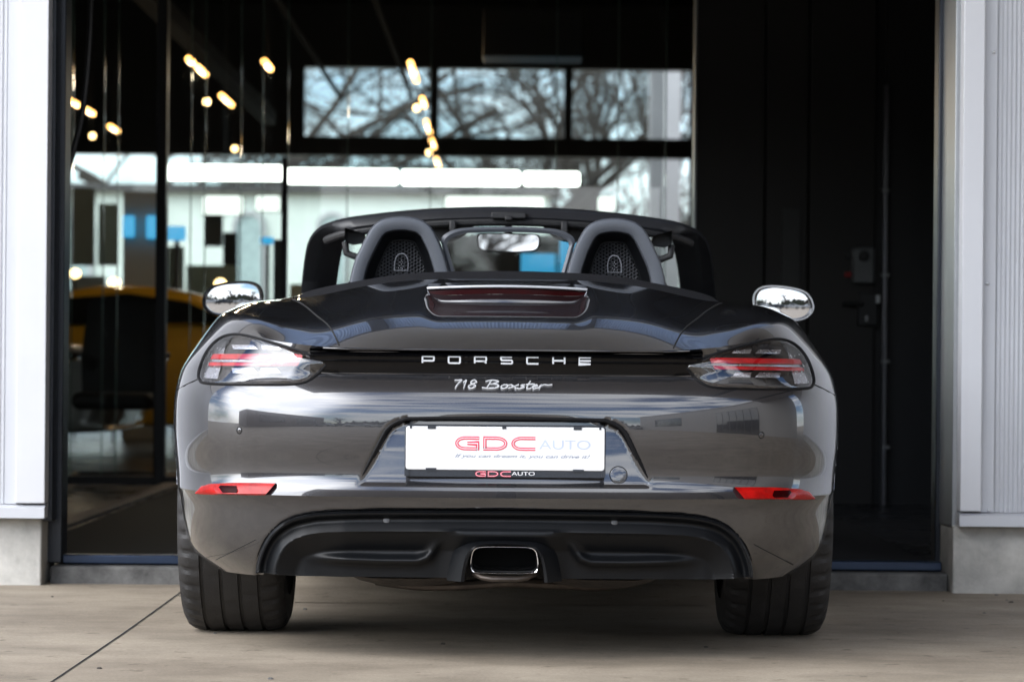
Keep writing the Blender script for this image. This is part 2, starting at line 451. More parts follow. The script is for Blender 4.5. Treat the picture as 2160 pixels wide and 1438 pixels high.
# wing centre crest check: nothing below needs the flipped orientation
BVH = BVHTree.FromPolygons([tuple(v) for v in verts], [tuple(int(i) for i in f) for f in F4])
BVH0 = BVHTree.FromPolygons([tuple(v) for v in P0.reshape(-1, 3)], [tuple(int(i) for i in f) for f in F4])
EYE = Vector((0, -CAM_D, EYE_Z))
def onbody(x, z, Yr=0.1, off=0.0, yoff=0.0):
    """the spot of the body surface that lies behind (x, z) as seen square from the rear, Yr being the depth x and z were taken at"""
    d = (Vector((x, Yr, z)) - EYE).normalized()
    h, n, i, t = BVH.ray_cast(EYE, d)
    if h is None: return Vector((x, Yr, z))
    if n.y > 0 or (n.z < 0 and abs(n.y) < .2): n = -n
    return h + n * off + Vector((0, yoff, 0))

# outlines, taken square from the rear at Y = .1 (right-hand side, x > 0)
LAMP = [(.451, .743), (.485, .758), (.53, .775), (.58, .7895), (.63, .803), (.66, .8095), (.685, .811), (.71, .805), (.733, .789), (.752, .764), (.765, .733), (.770, .71), (.767, .697), (.755, .6895), (.70, .6865), (.605, .6865), (.54, .688), (.505, .6935), (.48, .707), (.46, .727)]
LAMPS = smooth_loop(LAMP, 5)
kk = 7.7 / (7.6 + verts[:, 1])
xm, zm = np.abs(verts[:, 0]) * kk, .75 + (verts[:, 2] - .75) * kk
cen = np.array([.62, .745])
lampin = sdist(LAMPS, xm, zm) > .003
lampin &= (verts[:, 1] < .75)
diffin = (sdist([(-.1, .1), (.622, .1)] + DIFF + [(-.1, .380)], xm, zm) > .015) & (verts[:, 1] < .5)
def arch(yc, zc, rr):
    return (np.hypot(verts[:, 1] - yc, verts[:, 2] - zc) < rr) & (np.abs(verts[:, 0]) > .56) & (verts[:, 2] < .72)
AR = .365
a1, a2 = arch(.95, .335, AR), arch(3.425, .38, AR)
# body faces by part
rkf = np.repeat(rk[:-1], ncw - 1); ckf = np.tile(ck[:-1], nrw - 1)
drop_any = lampin | diffin
fd = drop_any[F4].all(axis=1) | (a1 | a2)[F4].all(axis=1)
v2 = verts.copy()
for am, yc, zc in ((a1, .95, .335), (a2, 3.425, .38)):              # snap the arch edge to its circle
    e = am & np.isin(np.arange(len(verts)), F4[~fd].ravel())
    d = v2[e][:, 1:] - np.array([yc, zc]); d /= np.linalg.norm(d, axis=1)[:, None]
    v2[e, 1:] = np.array([yc, zc]) + d * AR
keep = ~fd
def part_from_faces(sel, name, m, plane_cut=None, parent=CAR):
    f = F4[sel]; used, inv = np.unique(f, return_inverse=True)
    mb = MB(); mb.v = [tuple(p) for p in v2[used]]; mb.f = [tuple(int(i) for i in q) for q in inv.reshape(-1, 4)]; mb.mi = [0] * len(mb.f)
    return mb
paint = MT["paint"]
bump_sel = keep & (rkf < 12.0) & (ckf < 8.0)
soft_sel = keep & (rkf >= 18.0) & (ckf < 6.2)
rest = keep & ~bump_sel & ~soft_sel
trim_sel = rest & (rkf >= 19.6)
rest &= ~trim_sel
BUMPER = part_from_faces(bump_sel, "rear_bumper", paint).build("rear_bumper", paint, CAR, angle=60)
part_from_faces(soft_sel, "soft_top_cover", MT["fabric"]).build("soft_top_cover", MT["fabric"], CAR, angle=70)
part_from_faces(trim_sel, "cockpit_trim", MT["leather"]).build("cockpit_trim", MT["leather"], CAR, angle=70)
# wings and boot lid: cut along the straight (in plan) shut line from lip to shoulder
bodymb = part_from_faces(rest, "body", paint)
LA, LB = Vector((.405, 0, 0)), Vector((.595, .90, 0))
ln = (LB - LA).normalized(); pn = Vector((ln.y, -ln.x, 0))
tmp = bmesh.new()
vv = [tmp.verts.new(p) for p in bodymb.v]
for q in bodymb.f: tmp.faces.new([vv[i] for i in q])
bmesh.ops.recalc_face_normals(tmp, faces=tmp.faces)
for sgn in (1, -1):
    fs_ = [f for f in tmp.faces if f.calc_center_median().y < 1.3 and f.calc_center_median().z > .77]
    gm = fs_ + list({e for f in fs_ for e in f.edges}) + list({v for f in fs_ for v in f.verts})
    bmesh.ops.bisect_plane(tmp, geom=gm, plane_co=(sgn * LA.x, 0, 0), plane_no=(sgn * pn.x, pn.y, 0), dist=1e-6)
def is_lid(f):
    c = f.calc_center_median()
    return c.y < .95 and c.z > .776 and (Vector((abs(c.x), c.y, 0)) - LA).dot(pn) < 0
def bm_part(pred, name, m):
    b = tmp.copy()
    bmesh.ops.delete(b, geom=[f for f in b.faces if not pred(f)], context="FACES")
    mb = MB(); b.verts.ensure_lookup_table(); b.verts.index_update()
    mb.v = [tuple(v.co) for v in b.verts]; mb.f = [tuple(v.index for v in f.verts) for f in b.faces]; mb.mi = [0] * len(mb.f)
    b.free(); return mb.build(name, m, CAR, angle=60)
LID = bm_part(is_lid, "boot_lid", paint)
BODY = bm_part(lambda f: not is_lid(f), "body", paint)
tmp.free()
for sgn in (1, -1):
    g = MB(); pts = []
    for i in range(40):
        t = -.02 + 1.0 * i / 39
        q = LA + (LB - LA) * t
        h = BVH.ray_cast(Vector((sgn * q.x, q.y, 2)), Vector((0, 0, -1)))[0]
        if h is not None and h.z > .77: pts.append(h + Vector((0, 0, .0002)))
    g.tube(pts, .0022, 6)
    g.build("shut_line", MT["gap"], LID)
# seam between bumper and wing, below the outer end of each lamp; edge of the lower corner flap
for sgn in (1, -1):
    g = MB(); g.tube([onbody(sgn * x, z, .1, .0003) for x, z in ((.767, .700), (.785, .692), (.805, .682), (.822, .672))], .0018, 6)
    g.build("bumper_seam", MT["gap"], BUMPER)
    g = MB(); g.tube([onbody(sgn * (.722 - .098 * t), .248 + .050 * t, .1, .0006) for t in [i / 12 for i in range(13)]], .0010, 5)
    g.build("flap_seam", MT["gap"], BUMPER)

def onskin0(x, z):
    d = (Vector((x, 0, z)) - EYE).normalized(); return BVH0.ray_cast(EYE, d)[0]
rc = [(x, z) for x, z in RECS if z > .452]
g = MB(); g.tube([onskin0(x, z) + Vector((0, .0030, -.001)) for x, z in rc], [.0008 + .0042 * float(sstep(.452, .50, z)) for x, z in rc], 8); g.build("recess_shade", MT["rubber_seal"], BUMPER)  # dark tube stands for the shade along the plate recess
# ---- black strip across the tail, between the lamps
def base_y(x):
    return float(np.interp(abs(x), [p[0] for p in RINGS[13][:9]], [p[1] for p in RINGS[13][:9]]))
st_ = MB(); rows = []
prof = [(.7165, .012), (.719, .007), (.736, .003), (.7475, -.001), (.7490, -.004), (.7505, -.001), (.7615, -.005), (.7630, -.009), (.7655, -.006), (.771, .004), (.7785, -.018), (.7785, .0)]
for z, dy in prof:
    rows.append([(x, base_y(x) + dy - .006, z) for x in np.linspace(-.490, .490, 85)])
st_.quad_grid(rows); STRIP = st_.build("tail_strip", MT["gloss"], CAR, angle=50)
lp = MB()
lp.tube([(x, base_y(x) - .0215, .7772 + .004 * max(0, (abs(x) - .40) / .1)) for x in np.linspace(-.455, .455, 61)], .0022, 8)
lp.build("lip_edge", paint, LID)

# ---- raised letters on the strip: seven square-shouldered capitals drawn as strokes
def arc(cx, cz, r, a0, a1, n=5):
    return [(cx + r * math.cos(R(a0 + (a1 - a0) * i / n)), cz + r * math.sin(R(a0 + (a1 - a0) * i / n))) for i in range(n + 1)]
def cap(ch):
    w_, h_, q = 1.75, 1.0, .18
    if ch == "P": return [[(0, 0), (0, h_)], [(0, h_), (w_ - q, h_)] + arc(w_ - q, h_ - q, q, 90, 0) + [(w_, .42 + q)] + arc(w_ - q, .33 + q, q, 0, -90) + [(0, .33)]]
    if ch == "O": return [[(q, 0)] + [(w_ - q, 0)] + arc(w_ - q, q, q, -90, 0) + arc(w_ - q, h_ - q, q, 0, 90) + arc(q, h_ - q, q, 90, 180) + arc(q, q, q, 180, 270)]
    if ch == "R": return cap("P") + [[(w_ - .55, .33), (w_ - .25, .28), (w_ - .05, .12), (w_, 0)]]
    if ch == "S": return [[(w_ - .05, h_)] + [(q, h_)] + arc(q, h_ - q, q, 90, 180) + arc(q, .5 + .14, .14, 180, 270) + [(w_ - q, .5)] + arc(w_ - q, .36, .14, 90, 0) + arc(w_ - q, q, q, 0, -90) + [(0, 0)]]
    if ch == "C": return [[(w_, h_), (q, h_)] + arc(q, h_ - q, q, 90, 180) + arc(q, q, q, 180, 270) + [(w_, 0)]]
    if ch == "H": return [[(0, 0), (0, h_)], [(w_, 0), (w_, h_)], [(0, .5), (w_, .5)]]
    if ch == "E": return [[(w_, h_), (0, h_), (0, 0), (w_, 0)], [(0, .5), (w_, .5)]]
def ribbon(mb, pts, place, half, thick, n_m=0):
    """stroke of a letter as a solid band; place maps (x, z, height) to a point"""
    pts = [p for i, p in enumerate(pts) if i == 0 or np.hypot(p[0] - pts[i - 1][0], p[1] - pts[i - 1][1]) > 1e-5]
    k = len(pts); Lr = []
    for i, p in enumerate(pts):
        a, b = pts[max(i - 1, 0)], pts[min(i + 1, k - 1)]
        d = np.array([b[0] - a[0], b[1] - a[1]]); d /= (np.linalg.norm(d) + 1e-9); nrm = np.array([-d[1], d[0]])
        if 0 < i < k - 1:
            d1 = np.array(pts[i]) - np.array(a); d1 /= np.linalg.norm(d1) + 1e-9
            c = max(.5, abs(np.dot(nrm, [-d1[1], d1[0]]))); nrm = nrm / c
        Lr.append((np.array(p) + nrm * half, np.array(p) - nrm * half))
    r = [[place(a[0], a[1], 0) for a, b in Lr], [place(a[0], a[1], thick) for a, b in Lr], [place(b[0], b[1], thick) for a, b in Lr], [place(b[0], b[1], 0) for a, b in Lr]]
    mb.quad_grid(r, closed_v=True, m=n_m)
    mb.poly([q[0] for q in r], n_m); mb.poly([q[-1] for q in r][::-1], n_m)
word = "".join(chr(c) for c in (80, 79, 82, 83, 67, 72, 69))
hgt = .0162
LET = bpy.data.objects.new("badge_lettering", None); COL.objects.link(LET); LET.parent = CAR; LET.location = (0, -.95, .75); LET.empty_display_size = .05
for i, ch in enumerate(word):
    lm = MB()
    x0 = -.2075 + i * .0648
    for s_ in cap(ch):
        ribbon(lm, [(x0 + a * hgt, .7445 + b * hgt) for a, b in s_], lambda x, z, t: (x, base_y(x) - .006 - t, z), .0021, .0050)
    lm.build("letter", MT["satin"], LET, angle=30)

# ---- script badge below it: joined slanted strokes
def script(mb, strokes, x0, z0, h, slant, place, half, thick):
    for s_ in strokes:
        p = smooth_loop(s_, 4, closed=False) if len(s_) > 2 else s_
        ribbon(mb, [(x0 + (a * 1.18 + slant * b) * h, z0 + b * h) for a, b in p], place, half, thick)
SC = []
SC += [[(0, .95), (.75, 1.0)], [(.75, 1.0), (.45, .5), (.35, 0)]]                                           # 7
SC += [[(.95, .72), (1.2, 1.0)], [(1.2, 1.0), (1.2, 0)]]                                                    # 1
SC += [[(2.0, .52), (1.72, .75), (2.0, 1.0), (2.3, .76), (2.0, .52), (1.62, .24), (1.98, 0), (2.36, .25), (2.0, .52)]]   # 8
SC += [[(3.05, .10), (3.6, .02), (4.3, .06)], [(3.55, 0), (3.75, .95)], [(3.2, .85), (3.9, 1.0), (4.5, .85), (4.1, .58), (3.7, .52)], [(3.75, .52), (4.4, .5), (4.72, .25), (4.3, .03), (3.55, .0)]]  # B
SC += [[(5.3, .5), (4.95, .25), (5.25, 0), (5.65, .22), (5.35, .5), (5.6, .42), (5.95, .46)]]               # o
SC += [[(5.9, .48), (6.2, .3), (6.6, 0)], [(5.75, .02), (6.25, .25), (6.7, .5)]]                            # x
SC += [[(7.35, .48), (6.95, .42), (7.3, .2), (6.95, 0), (6.6, .06)]]                                        # s
SC += [[(7.75, .95), (7.6, .15), (7.85, 0), (8.1, .1)], [(7.4, .52), (8.3, .58)]]                           # t
SC += [[(8.1, .2), (8.6, .32), (8.5, .5), (8.2, .3), (8.35, 0), (8.8, .12)]]                                # e
SC += [[(8.8, .1), (8.95, .48), (8.9, 0)], [(8.93, .3), (9.25, .5), (9.7, .46), (10.1, .52)]]                # r
sm = MB()
def shelf(x, z, t):
    h = onbody(x, z, 0.0)
    return h + Vector((0, -t * .8, t * .6))
script(sm, SC, -.1335, .6800, .0205, .34, shelf, .00140, .0055)
sm.build("script_badge", MT["satin"], CAR, angle=30)

# ---- lamps
def lamp(sgn):
    bx = MB()
    O = [onbody(sgn * x, z) for x, z in LAMPS]
    nrm = [onbody(sgn * x, z, off=.01) - o for (x, z), o in zip(LAMPS, O)]
    bx.tube([o + n * .05 for o, n in zip(O, nrm)], .0040, 8, closed=True)
    root = bx.build("taillight", MT["rubber_seal"], CAR)
    c0 = np.array([.625, .745])
    # the lens is a smooth skin of its own, fitted through its outline (distance along the line of sight as a polynomial)
    LX = np.array(LAMPS); tt = np.array([(o - EYE).length for o in O])
    def poly_(q): 
        a, b = (q[..., 0] - .61) * 5, (q[..., 1] - .745) * 10
        return np.stack([np.ones_like(a), a, a * a, a ** 3, b, a * b, b * b], -1)
    co = np.linalg.lstsq(poly_(LX), tt, rcond=None)[0]; res = tt - poly_(LX) @ co
    def skin(q, k, i, off):
        t = float(poly_(np.array(q)) @ co) + res[i] * k ** 6
        d = (Vector((sgn * q[0], .1, q[1])) - EYE).normalized()
        return EYE + d * (t - off)
    def loop(k, off):
        r = []
        for i, (x, z) in enumerate(LAMPS):
            q = c0 + (np.array([x, z]) - c0) * k
            r.append(skin(q, k, i, off))
        return r
    def onskin(x, z, off=0.0): return skin((abs(x), z), .5, 0, off)
    ln_ = MB()
    rows = [loop(k, o) for k, o in ((1, -.002), (.985, .003), (.95, .0055), (.85, .007), (.7, .008), (.55, .0085), (.4, .009), (.25, .009), (.1, .009), (.01, .009))]
    ln_.quad_grid(rows, closed_u=True); ln_.poly(rows[-1])
    ln_.build("lens", MT["lens"], root, angle=60)
    hb = MB()
    rows = [loop(k, o) for k, o in ((1.0, -.003), (.97, -.022), (.90, -.030), (.8, -.032), (.6, -.033), (.4, -.034), (.2, -.034), (.01, -.034))]
    hb.quad_grid(rows, closed_u=True); hb.poly(rows[-1])
    hb.build("lamp_housing", MT["housing"], root, angle=45)
    def strip(name, m, pts_top, pts_bot, off, th, nx=24):
        b = MB(); tx = [p[0] for p in pts_top]; 
        xs = np.linspace(pts_top[0][0], pts_top[-1][0], nx)
        zt = np.interp(xs, tx, [p[1] for p in pts_top]); zb = np.interp(xs, [p[0] for p in pts_bot], [p[1] for p in pts_bot])
        bx0, bx1 = pts_bot[0][0], pts_bot[-1][0]
        xb = np.linspace(bx0, bx1, nx); zb = np.interp(xb, [p[0] for p in pts_bot], [p[1] for p in pts_bot])
        r = [[onskin(sgn * x, z, off=off - th) for x, z in zip(xs, zt)], [onskin(sgn * x, z, off=off) for x, z in zip(xs, zt)],
             [onskin(sgn * (x + X) / 2, (z + Z) / 2, off=off + .002) for x, z, X, Z in zip(xs, zt, xb, zb)],
             [onskin(sgn * x, z, off=off) for x, z in zip(xb, zb)], [onskin(sgn * x, z, off=off - th) for x, z in zip(xb, zb)]]
        b.quad_grid(r, closed_v=True)
        b.poly([q[0] for q in r]); b.poly([q[-1] for q in r][::-1])
        return b.build(name, m, root, angle=40)
    strip("light_bar", MT["red_bar"], [(.508, .764), (.735, .762)], [(.513, .7505), (.741, .7495)], -.006, .02)
    strip("light_bar", MT["red_bar"], [(.517, .743), (.744, .741)], [(.522, .7345), (.746, .7325)], -.006, .02)
    strip("white_strip", MT["reflector"], [(.513, .7498), (.738, .7488)], [(.517, .7438), (.742, .7425)], -.009, .016)
    for zt, zb in ((.7855, .7750), (.7275, .7150)):
        for xa, xb_ in ((.563, .614), (.622, .688)):
            q = .006
            strip("lamp_cell", MT["reflector"], [(xa + .012, zt), (xb_, zt)], [(xa, zb), (xb_ - .004, zb)], -.008, .012, 10)
    strip("inner_panel", MT["reflector"], [(.700, .797), (.742, .768)], [(.722, .700), (.7585, .702)], -.020, .008, 8)
    return root
lamp(-1); lamp(1)

# ---- rear fog reflectors in the ledge
def blade(sgn):
    top = [(.574, .4405), (.62, .4412), (.68, .4410), (.74, .4375), (.762, .431), (.776, .415)]
    bot = [(.600, .4105), (.64, .4103), (.69, .4103), (.735, .4103), (.76, .4105), (.777, .4120)]
    b = MB(); n = 30
    xs = np.linspace(0, 1, n)
    fx = lambda P_, t: (np.interp(t, np.linspace(0, 1, len(P_)), [p[0] for p in P_]), np.interp(t, np.linspace(0, 1, len(P_)), [p[1] for p in P_]))
    r = []
    for v, dy in ((0, .02), (0, -.006), (.12, -.0105), (.5, -.012), (.88, -.0105), (1, -.006), (1, .02)):
        row = []
        for t in xs:
            a, c = fx(top, t), fx(bot, t)
            h = onbody(sgn * (a[0] * (1 - v) + c[0] * v), a[1] * (1 - v) + c[1] * v)
            q = onbody(sgn * a[0], .4125)
            row.append((h.x, max(q.y, min(h.y, q.y + .02)) * .5 + h.y * .5 + dy, h.z))
        r.append(row)
    b.quad_grid(r, closed_v=True); b.poly([q[0] for q in r]); b.poly([q[-1] for q in r][::-1])
    o = b.build("fog_reflector", MT["red_lens"], CAR, angle=40)
    c = MB()
    mid_ = onbody(sgn * .695, .4125)
    ptsx = [(.672, .4335), (.712, .4345), (.716, .430), (.706, .4165), (.672, .4165), (.668, .421)]
    ring = []
    for x, z in ptsx:
        h = onbody(sgn * x, z); q = onbody(sgn * x, .4125)
        ring.append(Vector((h.x, max(q.y, min(h.y, q.y + .02)) * .5 + h.y * .5 - .0135, h.z)))
    c.quad_grid([[p + Vector((0, .006, 0)) for p in ring], ring, [p * .8 + sum(ring, Vector()) / 6 * .2 + Vector((0, -.001, 0)) for p in ring]], closed_u=True)
    c.poly([p * .8 + sum(ring, Vector()) / 6 * .2 + Vector((0, -.001, 0)) for p in ring])
    c.build("lamp_insert", MT["red_dark"], o)
blade(-1); blade(1)

# ---- parking sensors and the tow-eye cover
def disc(x, z, rad, name, m, ring=True, Yr=0.0, host=None, off=.0012, surf=onbody):
    b = MB(); n = 28
    cc = surf(x, z, Yr)
    e = .004
    tx = (surf(x + e, z, Yr) - surf(x - e, z, Yr)).normalized(); tz = (surf(x, z + e, Yr) - surf(x, z - e, Yr)); tz = (tz - tx * tz.dot(tx)).normalized()
    nn = tx.cross(tz); nn = nn if nn.y < 0 else -nn
    cp = lambda rr, h: [cc + tx * (rr * math.cos(2 * math.pi * i / n)) + tz * (rr * math.sin(2 * math.pi * i / n)) + nn * h for i in range(n)]
    rows = [cp(rad, -.004), cp(rad, off), cp(rad * .9, off + .0006), cp(rad * .3, off + .0010)]
    b.quad_grid(rows, closed_u=True); b.poly(rows[-1])
    o = b.build(name, m, host or CAR, angle=50)
    if ring:
        q = MB(); q.tube(cp(rad * 1.08, .0004), .0011, 6, closed=True); q.build("ring", MT["gap"], o)
    return o
disc(-.658, .5735, .0072, "parking_sensor", paint, host=BUMPER, off=.0002)
disc(.632, .5735, .0072, "parking_sensor", paint, host=BUMPER, off=.0002)
disc(.2800, .4720, .0200, "tow_eye_cover", paint, host=BUMPER, off=.0008)

# ---- number plate and its frame
PY = .0005
def plate_box(mb, x0, x1, z0, z1, y0, y1, rad=.006, m=0):
    o = []
    for cx, cz, a in ((x1 - rad, z1 - rad, 0), (x0 + rad, z1 - rad, 90), (x0 + rad, z0 + rad, 180), (x1 - rad, z0 + rad, 270)):
        o += arc(cx, cz, rad, a, a + 90, 5)
    rows = [[(x, y0, z) for x, z in o], [(x, y1 + .0012, z) for x, z in o], [(cx_ * .0 + x, y1, z) for (x, z), cx_ in zip(o, range(len(o)))]]
    mb.quad_grid(rows[:2], closed_u=True, m=m)
    ins = [(x + (.0012 if x < (x0 + x1) / 2 else -.0012), y1, z + (.0012 if z < (z0 + z1) / 2 else -.0012)) for x, z in o]
    mb.quad_grid([rows[1], ins], closed_u=True, m=m); mb.poly(ins, m); mb.poly([(x, y0, z) for x, z in o][::-1], m)
    return mb
fr = plate_box(MB(), -.2485, .2475, .4635, .5925, .048, -.004, .009)
for x0, x1, z0, z1 in ((-.192, -.172, .582, .591), (.168, .188, .582, .591), (-.008, .002, .583, .590), (-.236, -.231, .583, .590), (.231, .236, .583, .590), (-.196, -.170, .480, .486), (.167, .194, .479, .485), (-.2485, -.2385, .4655, .482), (.2375, .2475, .4655, .482)):
    fr.box((x0, .0, z0), (x1, -.0088, z1))
FRAME = fr.build("plate_frame", MT["carbon"], CAR, bevel=0)
PLATE = plate_box(MB(), -.2455, .2450, .4815, .5885, .001, -.0075, .007).build("number_plate", MT["plate"], FRAME)
def text_flat(s_, m, name, x0, x1, z0, h, y, thick=.0004, shear=0.0, parent=None):
    c = bpy.data.curves.new("t", "FONT"); c.body = s_; c.shear = shear; c.extrude = 0.0
    o = bpy.data.objects.new("t", c); COL.objects.link(o); bpy.context.view_layer.update()
    me = bpy.data.meshes.new_from_object(o.evaluated_get(bpy.context.evaluated_depsgraph_get()))
    vs = np.array([v.co[:] for v in me.vertices]); fs = [tuple(p.vertices) for p in me.polygons]
    bpy.data.objects.remove(o); bpy.data.curves.remove(c); bpy.data.meshes.remove(me)
    w0, w1 = vs[:, 0].min(), vs[:, 0].max(); top = .72
    mb = MB(); mb.v = [(x0 + (v[0] - w0) / (w1 - w0) * (x1 - x0), y, z0 + v[1] / top * h) for v in vs]; mb.f = fs; mb.mi = [0] * len(fs)
    return mb.build(name, m, parent, smooth=False)
def logo(x0, z0, w_, h, y, parent, inset=True):
    """three wide capitals with a fine inline stroke"""
    red, whi = MB(), MB()
    lw = w_ * .30; gp = w_ * .05; hw = h * .115
    for k, ch in enumerate("GDC"):
        xa = x0 + k * (lw + gp); r = h * .46
        zc = z0 + h / 2
        if ch in "GC":
            s_ = [(xa + lw, z0 + h - hw)] + [(xa + lw * .42, z0 + h - hw)] + [(xa + lw * .42 + (lw * .42 - hw) * math.cos(R(a)), zc + (h / 2 - hw) * math.sin(R(a))) for a in range(100, 261, 16)] + [(xa + lw * .42, z0 + hw), (xa + lw - (hw if ch == "G" else 0), z0 + hw)]
            ss = [s_]
            if ch == "G": ss.append([(xa + lw - hw, z0), (xa + lw - hw, zc), (xa + lw * .5, zc)])
        else:
            s_ = [(xa + hw, z0 + hw), (xa + hw, z0 + h - hw), (xa + lw * .55, z0 + h - hw)] + [(xa + lw * .55 + (lw * .45 - hw) * math.cos(R(a)), zc + (h / 2 - hw) * math.sin(R(a))) for a in range(78, -79, -12)] + [(xa + lw * .55, z0 + hw), (xa, z0 + hw)]
            ss = [s_]
        for s_ in ss:
            ribbon(red, s_, lambda x, z, t: (x, y - t, z), hw, .0005)
            if inset: ribbon(whi, s_, lambda x, z, t: (x, y - .0005 - t, z), hw * .22, .0003)
    red.build("red_letters", MT["red_ink"], parent, smooth=False)
    if inset: whi.build("inline_letters", MT["white_ink"], parent, smooth=False)
logo(-.1240, .5300, .198, .0345, -.0078, PLATE)
text_flat("AUTO", MT["pale_ink"], "pale_letters", .083, .210, .5345, .0235, -.0081, parent=PLATE)
text_flat("If you can dream it, you can drive it!", MT["blue_ink"], "tagline", -.124, .209, .5125, .0085, -.0081, shear=.35, parent=PLATE)
logo(-.074, .4650, .088, .0145, -.0046, FRAME, inset=True)
text_flat("AUTO", MT["white_ink"], "white_letters", .016, .073, .4690, .0095, -.0050, parent=FRAME)

# ---- diffuser: a shell hung between the arch of its outline and its lower edge
ARCH = smooth_loop([(-x, z) for x, z in DIFF[1:]] + [(x, z) for x, z in reversed(DIFF[1:-1])], 6, closed=False)
aa = np.array(ARCH); sl_ = np.concatenate([[0], np.cumsum(np.linalg.norm(np.diff(aa, axis=0), axis=1))]); sl_ /= sl_[-1]
NU = 221
U = np.linspace(0, 1, NU)
top = np.stack([np.interp(U, sl_, aa[:, 0]), np.interp(U, sl_, aa[:, 1])], 1)
def bot_pt(u):
    x = -.622 + 1.244 * u
    ax = abs(x)
    z = np.interp(ax, [0, .095, .105, .14, .52, .545, .575, .622], [.226, .226, .212, .211, .210, .212, .214, .217])
    return x, z
DPOLY = [(-.622, -.6)] + ARCH + [(.622, -.6)]
WING = [(.52, .2575), (.30, .2525), (.215, .2535), (.192, .262), (.176, .285), (.163, .312), (.176, .285), (.192, .262), (.215, .2535), (.30, .2525)]
def diff_y(x, z, v, T, d=None, q=None):
    ax = abs(x)
    y0 = float(np.interp(ax, [0, .2, .4, .5, .56, .60, .66], [.006, .010, .028, .048, .070, .094, .12]))
    if d is None: d = abs(float(sdist(DPOLY, np.array([x]), np.array([z]))[0]))
    prof_y = float(np.interp(d, [0, .004, .010, .013, .020, .026, .050, .056, .10, .17], [.006, -.009, -.007, .002, .012, .012, -.006, .002, .042, .050]))
    # raised wings: on either side a ledge that curls up at its inner end
    if q is None: q = float(-sdist(WING, np.array([ax]), np.array([z]))[0])
    prof_y -= .024 * math.exp(-(q / .0115) ** 2) * (1 - sstep(.38, .505, ax)) * sstep(-.005, .045, .312 - z)
    prof_y -= .018 * (1 - sstep(.10, .17, ax)) * (1 - sstep(.318, .336, z))
    return y0 + prof_y
dm = MB(); rows = []
VS = np.concatenate([np.linspace(0, .12, 10), np.linspace(.14, .4, 14), np.linspace(.42, 1, 30)])
BT = np.array([bot_pt(u) for u in U])
XZ = top[None] + (BT - top)[None] * VS[:, None, None]
DD = np.abs(sdist(DPOLY, XZ[..., 0], XZ[..., 1])); QQ = -sdist(WING, np.abs(XZ[..., 0]), XZ[..., 1])
for i, v in enumerate(VS):
    rows.append([(XZ[i, j, 0], diff_y(XZ[i, j, 0], XZ[i, j, 1], v, top[j], float(DD[i, j]), float(QQ[i, j])), XZ[i, j, 1]) for j in range(NU)])
rows.append([(p[0], p[1] + .05, p[2] - .004) for p in rows[-1]])
rows.insert(0, [(p[0], p[1] + .02, p[2]) for p in rows[0]])
# the arch cut for the tailpipe
TIPO = smooth_loop([(-.101, .206), (-.097, .236), (-.088, .270), (-.068, .291), (-.030, .297), (.030, .297), (.068, .291), (.088, .270), (.097, .236), (.101, .206)], 5, closed=False)
RA = np.array(rows); hole = sdist(TIPO, RA[..., 0], RA[..., 2]) > .0
fi = MB(); ids = np.arange(RA.shape[0] * RA.shape[1]).reshape(RA.shape[:2])
fi.v = [tuple(p) for p in RA.reshape(-1, 3)]
for i in range(RA.shape[0] - 1):
    for j in range(RA.shape[1] - 1):
        q = (ids[i, j], ids[i, j + 1], ids[i + 1, j + 1], ids[i + 1, j])
        if not hole.reshape(-1)[list(q)].all(): fi.f.append(tuple(int(k) for k in q)); fi.mi.append(0)
DIFFUSER = fi.build("diffuser", MT["plastic"], CAR, angle=60)
ar_ = MB()
fl = [(x, z) for x, z in TIPO]
r0 = [(x * 1.16, -.001, .205 + (z - .205) * 1.08) for x, z in fl]; r1 = [(x * 1.06, -.014, .205 + (z - .205) * 1.04) for x, z in fl]; r2 = [(x * .985, -.010, z) for x, z in fl]; r3 = [(x * .96, .12, z - .004) for x, z in fl]
ar_.quad_grid([[(x * 1.42, .034, .205 + (z - .205) * 1.16) for x, z in fl], [(x * 1.27, .012, .205 + (z - .205) * 1.12) for x, z in fl], r0, r1, r2, r3]); ar_.build("pipe_surround", MT["plastic"], DIFFUSER, angle=50)
tl = MB()
edge = [(p[0], p[1] - .004, p[2]) for p in [(T[0] * .997, diff_y(T[0], T[1], 0, T), T[1] - .002) for T in top]]
tl.tube(edge, .0032, 6); tl.build("diffuser_edge", MT["plastic"], DIFFUSER)
def diffsurf(x, z, Yr=0):
    k = np.argmin(np.hypot(top[:, 0] - x, 0)); return Vector((x, diff_y(x, z, .1, top[k]), z))
for x in (-.2935, .2720): disc(x, .3535, .0080, "parking_sensor", MT["sensor"], host=DIFFUSER, surf=diffsurf)

# ---- tailpipe
def rtrap(k, y, dz=0):
    o = smooth_loop([(-.0845, .250), (-.083, .268), (-.077, .286), (-.058, .2935), (0, .2945), (.058, .2935), (.077, .286), (.083, .268), (.0845, .250), (.080, .2325), (.060, .2275), (0, .2265), (-.060, .2275), (-.080, .2325)], 5)
    return [(x * k, y, .259 + (z - .259) * (1 - (1 - k) * 1.9) + dz) for x, z in o]
tp = MB(); tp.quad_grid([rtrap(1.0, .12), rtrap(1.0, -.016), rtrap(.985, -.020), rtrap(.965, -.019), rtrap(.95, -.010), rtrap(.93, .10)], closed_u=True)
TIP = tp.build("tailpipe", MT["chrome"], CAR, angle=50)
ti = MB(); ti.quad_grid([rtrap(.945, .0), rtrap(.92, .24)], closed_u=True); ti.poly(rtrap(.92, .24)); ti.build("pipe_inside", MT["gap"], TIP)
lo = MB(); lo.tube([(-.075, .02, .226), (-.055, .0, .217), (-.03, -.006, .2135), (.03, -.006, .2135), (.055, .0, .217), (.075, .02, .226)], .0075, 10); lo.build("pipe_lower_lip", MT["pipe"], TIP)

